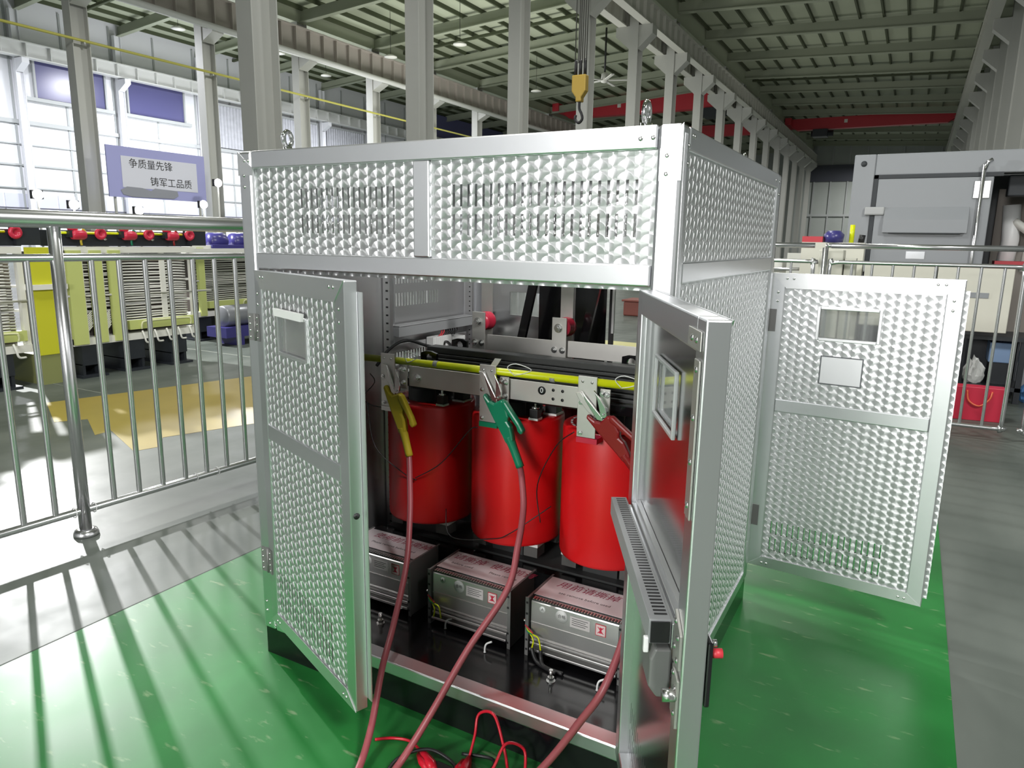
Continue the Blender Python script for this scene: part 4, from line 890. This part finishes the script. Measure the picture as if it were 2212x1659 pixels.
# ------------------------------------------------------------------ cross-flow fans under the coils
FANPOS = [(.105, 'silver cross-flow fan on the base under the left red coil', 'left'), (.525, 'silver cross-flow fan on the base under the middle red coil', 'middle'), (.925, 'silver cross-flow fan on the base under the right red coil, with colored wires', 'right')]
def make_fan(x0, label, which):
    t = thing('cross_flow_fan', label, 'fan', (x0, .30, .1285), 0, 'cross-flow fans under the coils')
    L = .335
    MB().prism([(.012, .06), (.004, .075), (.003, .12), (.003, .196), (.012, .205), (.15, .205), (.185, .18), (.19, .02), (.16, .012), (.03, .04)], .012, L-.012, 'x').build('fan_body', FANAL, t, bevel=.002)
    for z in (.028, .05): MB().box(.013, L-.013, -.008+.004*(z > .03), .02, z-.006, z+.003).build('outlet_lip', FANAL, t, bevel=.002)
    MB().box(.013, L-.013, .002, .010, .0565, .0595).build('body_ridge', FANAL, t); MB().box(.013, L-.013, .0005, .006, .122, .125).build('body_ridge', FANAL, t)
    # inlet grille under the paper
    MB().box(.014, L-.014, .006, .022, .19, .2055).build('inlet_gap', nmat('inlet_dark', (.05, .05, .05), .4), t)
    for k in range(30): MB().box(.018+k*.0102, .022+k*.0102, .005, .0235, .2055, .2075).build('grille_bar', FANAL, t)
    for x in (0, L-.008):
        ep = MB().prism([(-.004, 0), (-.004, .212), (.19, .212), (.195, 0)], x, x+.008, 'x').build('end_plate', PLATE, t, bevel=.001)
        MB().box(x-.004 if x == 0 else x, x+.008 if x == 0 else x+.012, -.007, -.0042, .0, .212).build('plate_flange', PLATE, t)
        hm = MB()
        for z in (.02, .055, .15, .19): hm.box(x-.001, x+.006, -.0085, -.0072, z, z+.007)
        tag(hm.build('flange_holes', BLK2, t), kind='stuff')
    # plug connector and fan motor on the left end
    MB().lathe([(0, 0), (.045, 0), (.05, -.02), (0, -.02)], (-.001, .09, .11), 18, 'x').build('motor_cap', BLK2, t)
    for k in range(4): MB().lathe([(0, 0), (.006, 0), (.006, -.012), (0, -.012)], (-.009, .012+.012*k, .115-.012*k), 8, 'x').build('terminal_screw', BOLT, t)
    # paper notice lying on top: Chinese over English
    pa = MB().box(.005, L-.004, .032, .19, .2085, .2095).build('paper_notice', PAPER, t)
    off = {'left': 0, 'middle': -.15, 'right': 0.045}[which]
    if which == 'middle': lines = [('请撕掉', .085, .135), ('使用前请', .265, .135)]; eng = [('before used', .085, .085), ('Please remove', .255, .085)]
    elif which == 'right': lines = [('用前请撕掉', .16, .135)]; eng = [('ase remove before used', .17, .08)]
    else: lines = [('使用前请撕掉', .19, .135)]; eng = [('Please remove before used', .19, .08)]
    for (s_, x, y) in lines: text(s_, .045, INK, 'notice_lettering', t, Matrix.Translation((x, y, .2097)), shear=.2, ext=.0001)
    for (s_, x, y) in eng: text(s_, .019, DINK, 'notice_lettering', t, Matrix.Translation((x, y, .2097)), ext=.0001)
    # stickers on the front: round seal, rating plate, warning square
    def st(name, x, z, w, h, mat, dy=0.): return MB().box(x-w/2, x+w/2, .0022-.0005*dy, .0029-.0005*dy, z-h/2, z+h/2).build(name, mat, t)
    tl = Matrix.Translation; FXs = FX
    bz = .10; T = lambda x, z, d=.0: Matrix.Translation((x, .0014-d, z)) @ FX
    MB().lathe([(0, .0018), (.022, .0018), (.022, .0028)], (.125, 0, .172), 20, 'y').build('oval_sticker', nmat('sticker_silver', (.66, .66, .65), .4), t)
    text('合格', .014, DINK, 'sticker_lettering', t, T(.125, .172), ext=.0001)
    st('rating_plate', .19, .166, .07, .038, nmat('rating_pink_grey', (.62, .58, .58), .4), 1)
    for k in range(4): MB().box(.162, .218-.008*(k % 2), .0010, .0016, .177-.007*k, .1785-.007*k).build('rating_line', DINK, t)
    st('warning_sticker', .262, .165, .036, .04, nmat('warning_red_edge', (.55, .06, .08), .4), 1); st('warning_field', .262, .165, .031, .035, nmat('warning_pink', (.82, .66, .66), .4), 2.5)
    wm = MB()
    for sg in (1, -1): wm.box(-.015, .015, .0003, .0008, -.0012, .0012, Matrix.Translation((.262, 0, .165)) @ Matrix.Rotation(sg*.85, 4, 'Y'))
    wm.prism([(.257, .155), (.268, .156), (.265, .166), (.268, .174), (.258, .176), (.260, .167)], .0001, .0008, 'y'); wm.build('warning_mark', nmat('warning_red', (.6, .03, .07), .4), t)
    if which != 'left':
        MB().lathe([(0, .0018), (.011, .0018), (.011, .0028)], (.055, 0, .178), 14, 'y').build('letter_disc', WHITE, t); text('A', .014, DINK, 'letter_mark', t, T(.055, .178, .0003), ext=.0001)
        for pts, m in (([(.0, -.006, .10), (.02, -.012, .085), (.035, -.02, .07), (.03, -.02, .04)], FLUO), ([(.0, -.006, .095), (.03, -.014, .088), (.055, -.022, .085), (.065, -.024, .045)], FLUO), ([(.0, -.006, .10), (.01, -.012, .09), (.03, -.014, .088)], GRN), ([(-.004, -.006, .11), (.015, -.01, .10), (.03, -.014, .092)], CRRED)):
            MB().tube(smooth_path(pts, 5), .0028, 6).build('wire', m, t)
    if which == 'right':
        for pts in ([(.03, -.02, .042), (.045, -.03, .02), (.07, -.04, .006), (.14, -.06, .006)], [(.065, -.024, .047), (.07, -.03, .02), (.09, -.045, .006), (.16, -.05, .006)]): MB().tube(smooth_path(pts, 5), .007, 8).build('black_sleeve', BLK2, t)
for a in FANPOS: make_fan(*a)

# ------------------------------------------------------------------ test clamps with their cables
def P3(base, d, u, pts): return [tuple(Vector(base)+d*a+u*b+Vector((0, c, 0))) for a, b, c in pts]
def clamp(label, tip, ang, boot, cable_pts, handle=True):
    """A plier-style clamp lying in an XZ plane: tip on the terminal, pointing down by ang; y faces the viewer (negative)."""
    t = thing('test_clamp', label, 'clamp', tip, 0)
    d = Vector((sin(ang), 0, -cos(ang))); u = Vector((cos(ang), 0, sin(ang))); o = (0, 0, 0)
    def strip(name, pts, y0, y1, mat, bev=.0015):
        mb = MB(); n = len(pts); 
        for yy in (y0, y1): mb.v += [tuple(d*a+u*b+Vector((0, yy, 0))) for a, b in pts]
        mb.f += [tuple(range(n)), tuple(range(n, 2*n))]+[(i, (i+1) % n, n+(i+1) % n, n+i) for i in range(n)]
        return mb.build(name, mat, t, bevel=bev)
    J = nmat('clamp_steel', (.72, .72, .71), .2, 1.)
    strip('fixed_jaw', [(-.002, -.004), (.03, -.011), (.10, -.014), (.115, .0), (.105, .006), (.03, -.002)], -.012, -.004, J)
    strip('moving_jaw', [(.018, .034), (.05, .026), (.085, .010), (.105, .02), (.10, .028), (.085, .034), (.055, .036)], -.014, -.006, J)
    strip('jaw_backing', [(-.01, -.026), (.02, -.03), (.06, -.028), (.085, -.02), (.08, -.008), (.0, -.010)], -.006, .0, BRUSH)
    mb = MB(); c = d*.098+u*.016; bolt_bm(mb, (c.x, -.014, c.z), (0, -1, 0), .004, .003, False); mb.tube([(c.x, -.0145, c.z), (c.x, -.013, c.z)], .011, 16); mb.build('pivot', J, t)
    def fat(name, path, rad, flat=.75):
        mb = MB().tube(smooth_path([tuple(d*a+u*b+Vector((0, -.008+e, 0))) for a, b, e in path], 4), 1.0, 12)
        pts = smooth_path([(a, r, 0) for (a, b, e), r in zip(path, rad)], 4)
        cen = smooth_path([tuple(d*a+u*b+Vector((0, -.008+e, 0))) for a, b, e in path], 4)
        for i, cpt in enumerate(cen):
            for k in range(12):
                v = Vector(mb.v[i*12+k]); w = v-cpt; w = w*pts[i].y; w.y *= flat; mb.v[i*12+k] = tuple(cpt+w)
        return mb.build(name, boot, t)
    strip('boot', [(.068, -.028), (.078, -.037), (.12, -.033), (.17, -.027), (.22, -.019), (.255, -.0155), (.255, .0155), (.235, .020), (.205, .025), (.185, .02), (.172, .032), (.125, .037), (.108, .030), (.112, -.004), (.10, -.017)], -.024, .0015, boot, .007)
    fat('boot_sleeve', [(.235, .0, -.003), (.25, .0, -.002), (.29, -.001, 0), (.345, -.002, 0)], [.0175, .0165, .0145, .0145], 1)
    strip('handle_boot', [(.112, .030), (.118, .044), (.16, .054), (.205, .066), (.235, .07), (.243, .056), (.228, .048), (.212, .05), (.17, .038), (.13, .025)], -.030, -.005, boot, .006)
    pts = [Vector(q)-Vector(tip) for q in cable_pts]; e = d*.34+u*-.004+Vector((0, -.008, 0))
    mb = MB().tube(smooth_path([tuple(e-d*.02), tuple(e+d*.01)]+[tuple(q) for q in pts], 7), .0108, 12).build('cable', CABLE, t)
    return t
clamp('yellow-booted test clamp with pinkish cable, biting the left terminal', (.279, .397, 1.045), radians(15.8), YEL, [(.402, .35, .63), (.447, .29, .531), (.498, .20, .388), (.55, .06, .243), (.606, -.07, .172), (.666, -.2, .06), (.715, -.33, .0135), (.735, -.48, .0135)])
clamp('green-booted test clamp with pinkish cable, biting the middle terminal', (.697, .397, 1.065), radians(24.6), GRN, [(.868, .35, .717), (.907, .29, .646), (.937, .2, .554), (.946, .12, .448), (.881, 0, .29), (.837, -.12, .143), (.80, -.2, .04), (.80, -.29, .0135), (.83, -.44, .0135)])
clamp('red-booted test clamp on the right terminal, its cable passing behind the right door', (1.058, .397, 1.04), radians(39), RBOOT, [(1.285, .34, .735), (1.33, .24, .659), (1.345, .1, .476), (1.335, -.03, .349), (1.275, -.06, .23), (1.20, -.09, .10), (1.142, -.12, .03), (1.07, -.2, .0135), (1.0, -.33, .0135)])
# ------------------------------------------------------------------ red test leads heaped on the floor
def croc(name, label, loc, rz, sc=1.0, wire=None):
    t = thing(name, label, 'clip', loc, rz)
    MB().tube([(0, 0, .016), (.03, 0, .018), (.075, 0, .015), (.11, 0, .012)], [.010*sc, .016*sc, .013*sc, .007*sc], 10).build('clip_boot', LEADR, t)
    MB().tube([(.0, .014, .018), (.05, .018, .022), (.09, .012, .016)], [.007*sc, .009*sc, .006*sc], 8).build('clip_handle', LEADR, t)
    MB().prism([(-.002, .006), (-.05, .010), (-.052, .016), (-.002, .022)], -.006, .006, 'y').build('clip_jaw', BOLT, t)
    if wire:
        MB().tube(smooth_path(wire, 6), .0045, 8).build('lead_wire', LEADR, t)
    return t
croc('crocodile_clip', 'red crocodile clip lying farthest left in the heap before the sill', (.90, -.20, .002), 2.6, 1.2, [(.11, 0, .012), (.16, .01, .012), (.2, .05, .01), (.22, .1, .01)])
croc('crocodile_clip', 'red crocodile clip with long looping lead rising against the sill', (.985, -.20, .002), 1.9, 1.25, [(.11, 0, .012), (.16, -.005, .05), (.19, -.01, .10), (.17, -.06, .12), (.12, -.10, .06), (.08, -.12, .02), (.02, -.14, .012)])
croc('crocodile_clip', 'red crocodile clip nearest the right cable, upright fold', (1.08, -.17, .004), 1.2, 1.35, [(.11, 0, .014), (.13, .03, .06), (.08, .05, .09), (.03, .04, .05), (-.02, .03, .012)])
croc('crocodile_clip', 'red crocodile clip at the lower edge of the heap beneath the looping lead', (1.02, -.27, .002), .2, 1.3, [(.11, 0, .012), (.15, -.03, .01), (.2, -.08, .008)])
MB_black = thing('black_lead', 'thin black lead wound through the heap of red clips', 'cable', (.84, -.19, .006))
MB().tube(smooth_path([(-.05, -.12, .0), (-.06, -.03, .02), (0, .04, .03), (.08, .05, .012), (.14, .0, .02), (.2, .06, .03), (.17, .12, .012), (.08, .10, .006)], 6), .005, 8).build('lead_wire', BLK2, MB_black)
MB().box(.04, .10, -.02, .03, -.005, .02).build('lead_plug', BLK2, MB_black, bevel=.005)
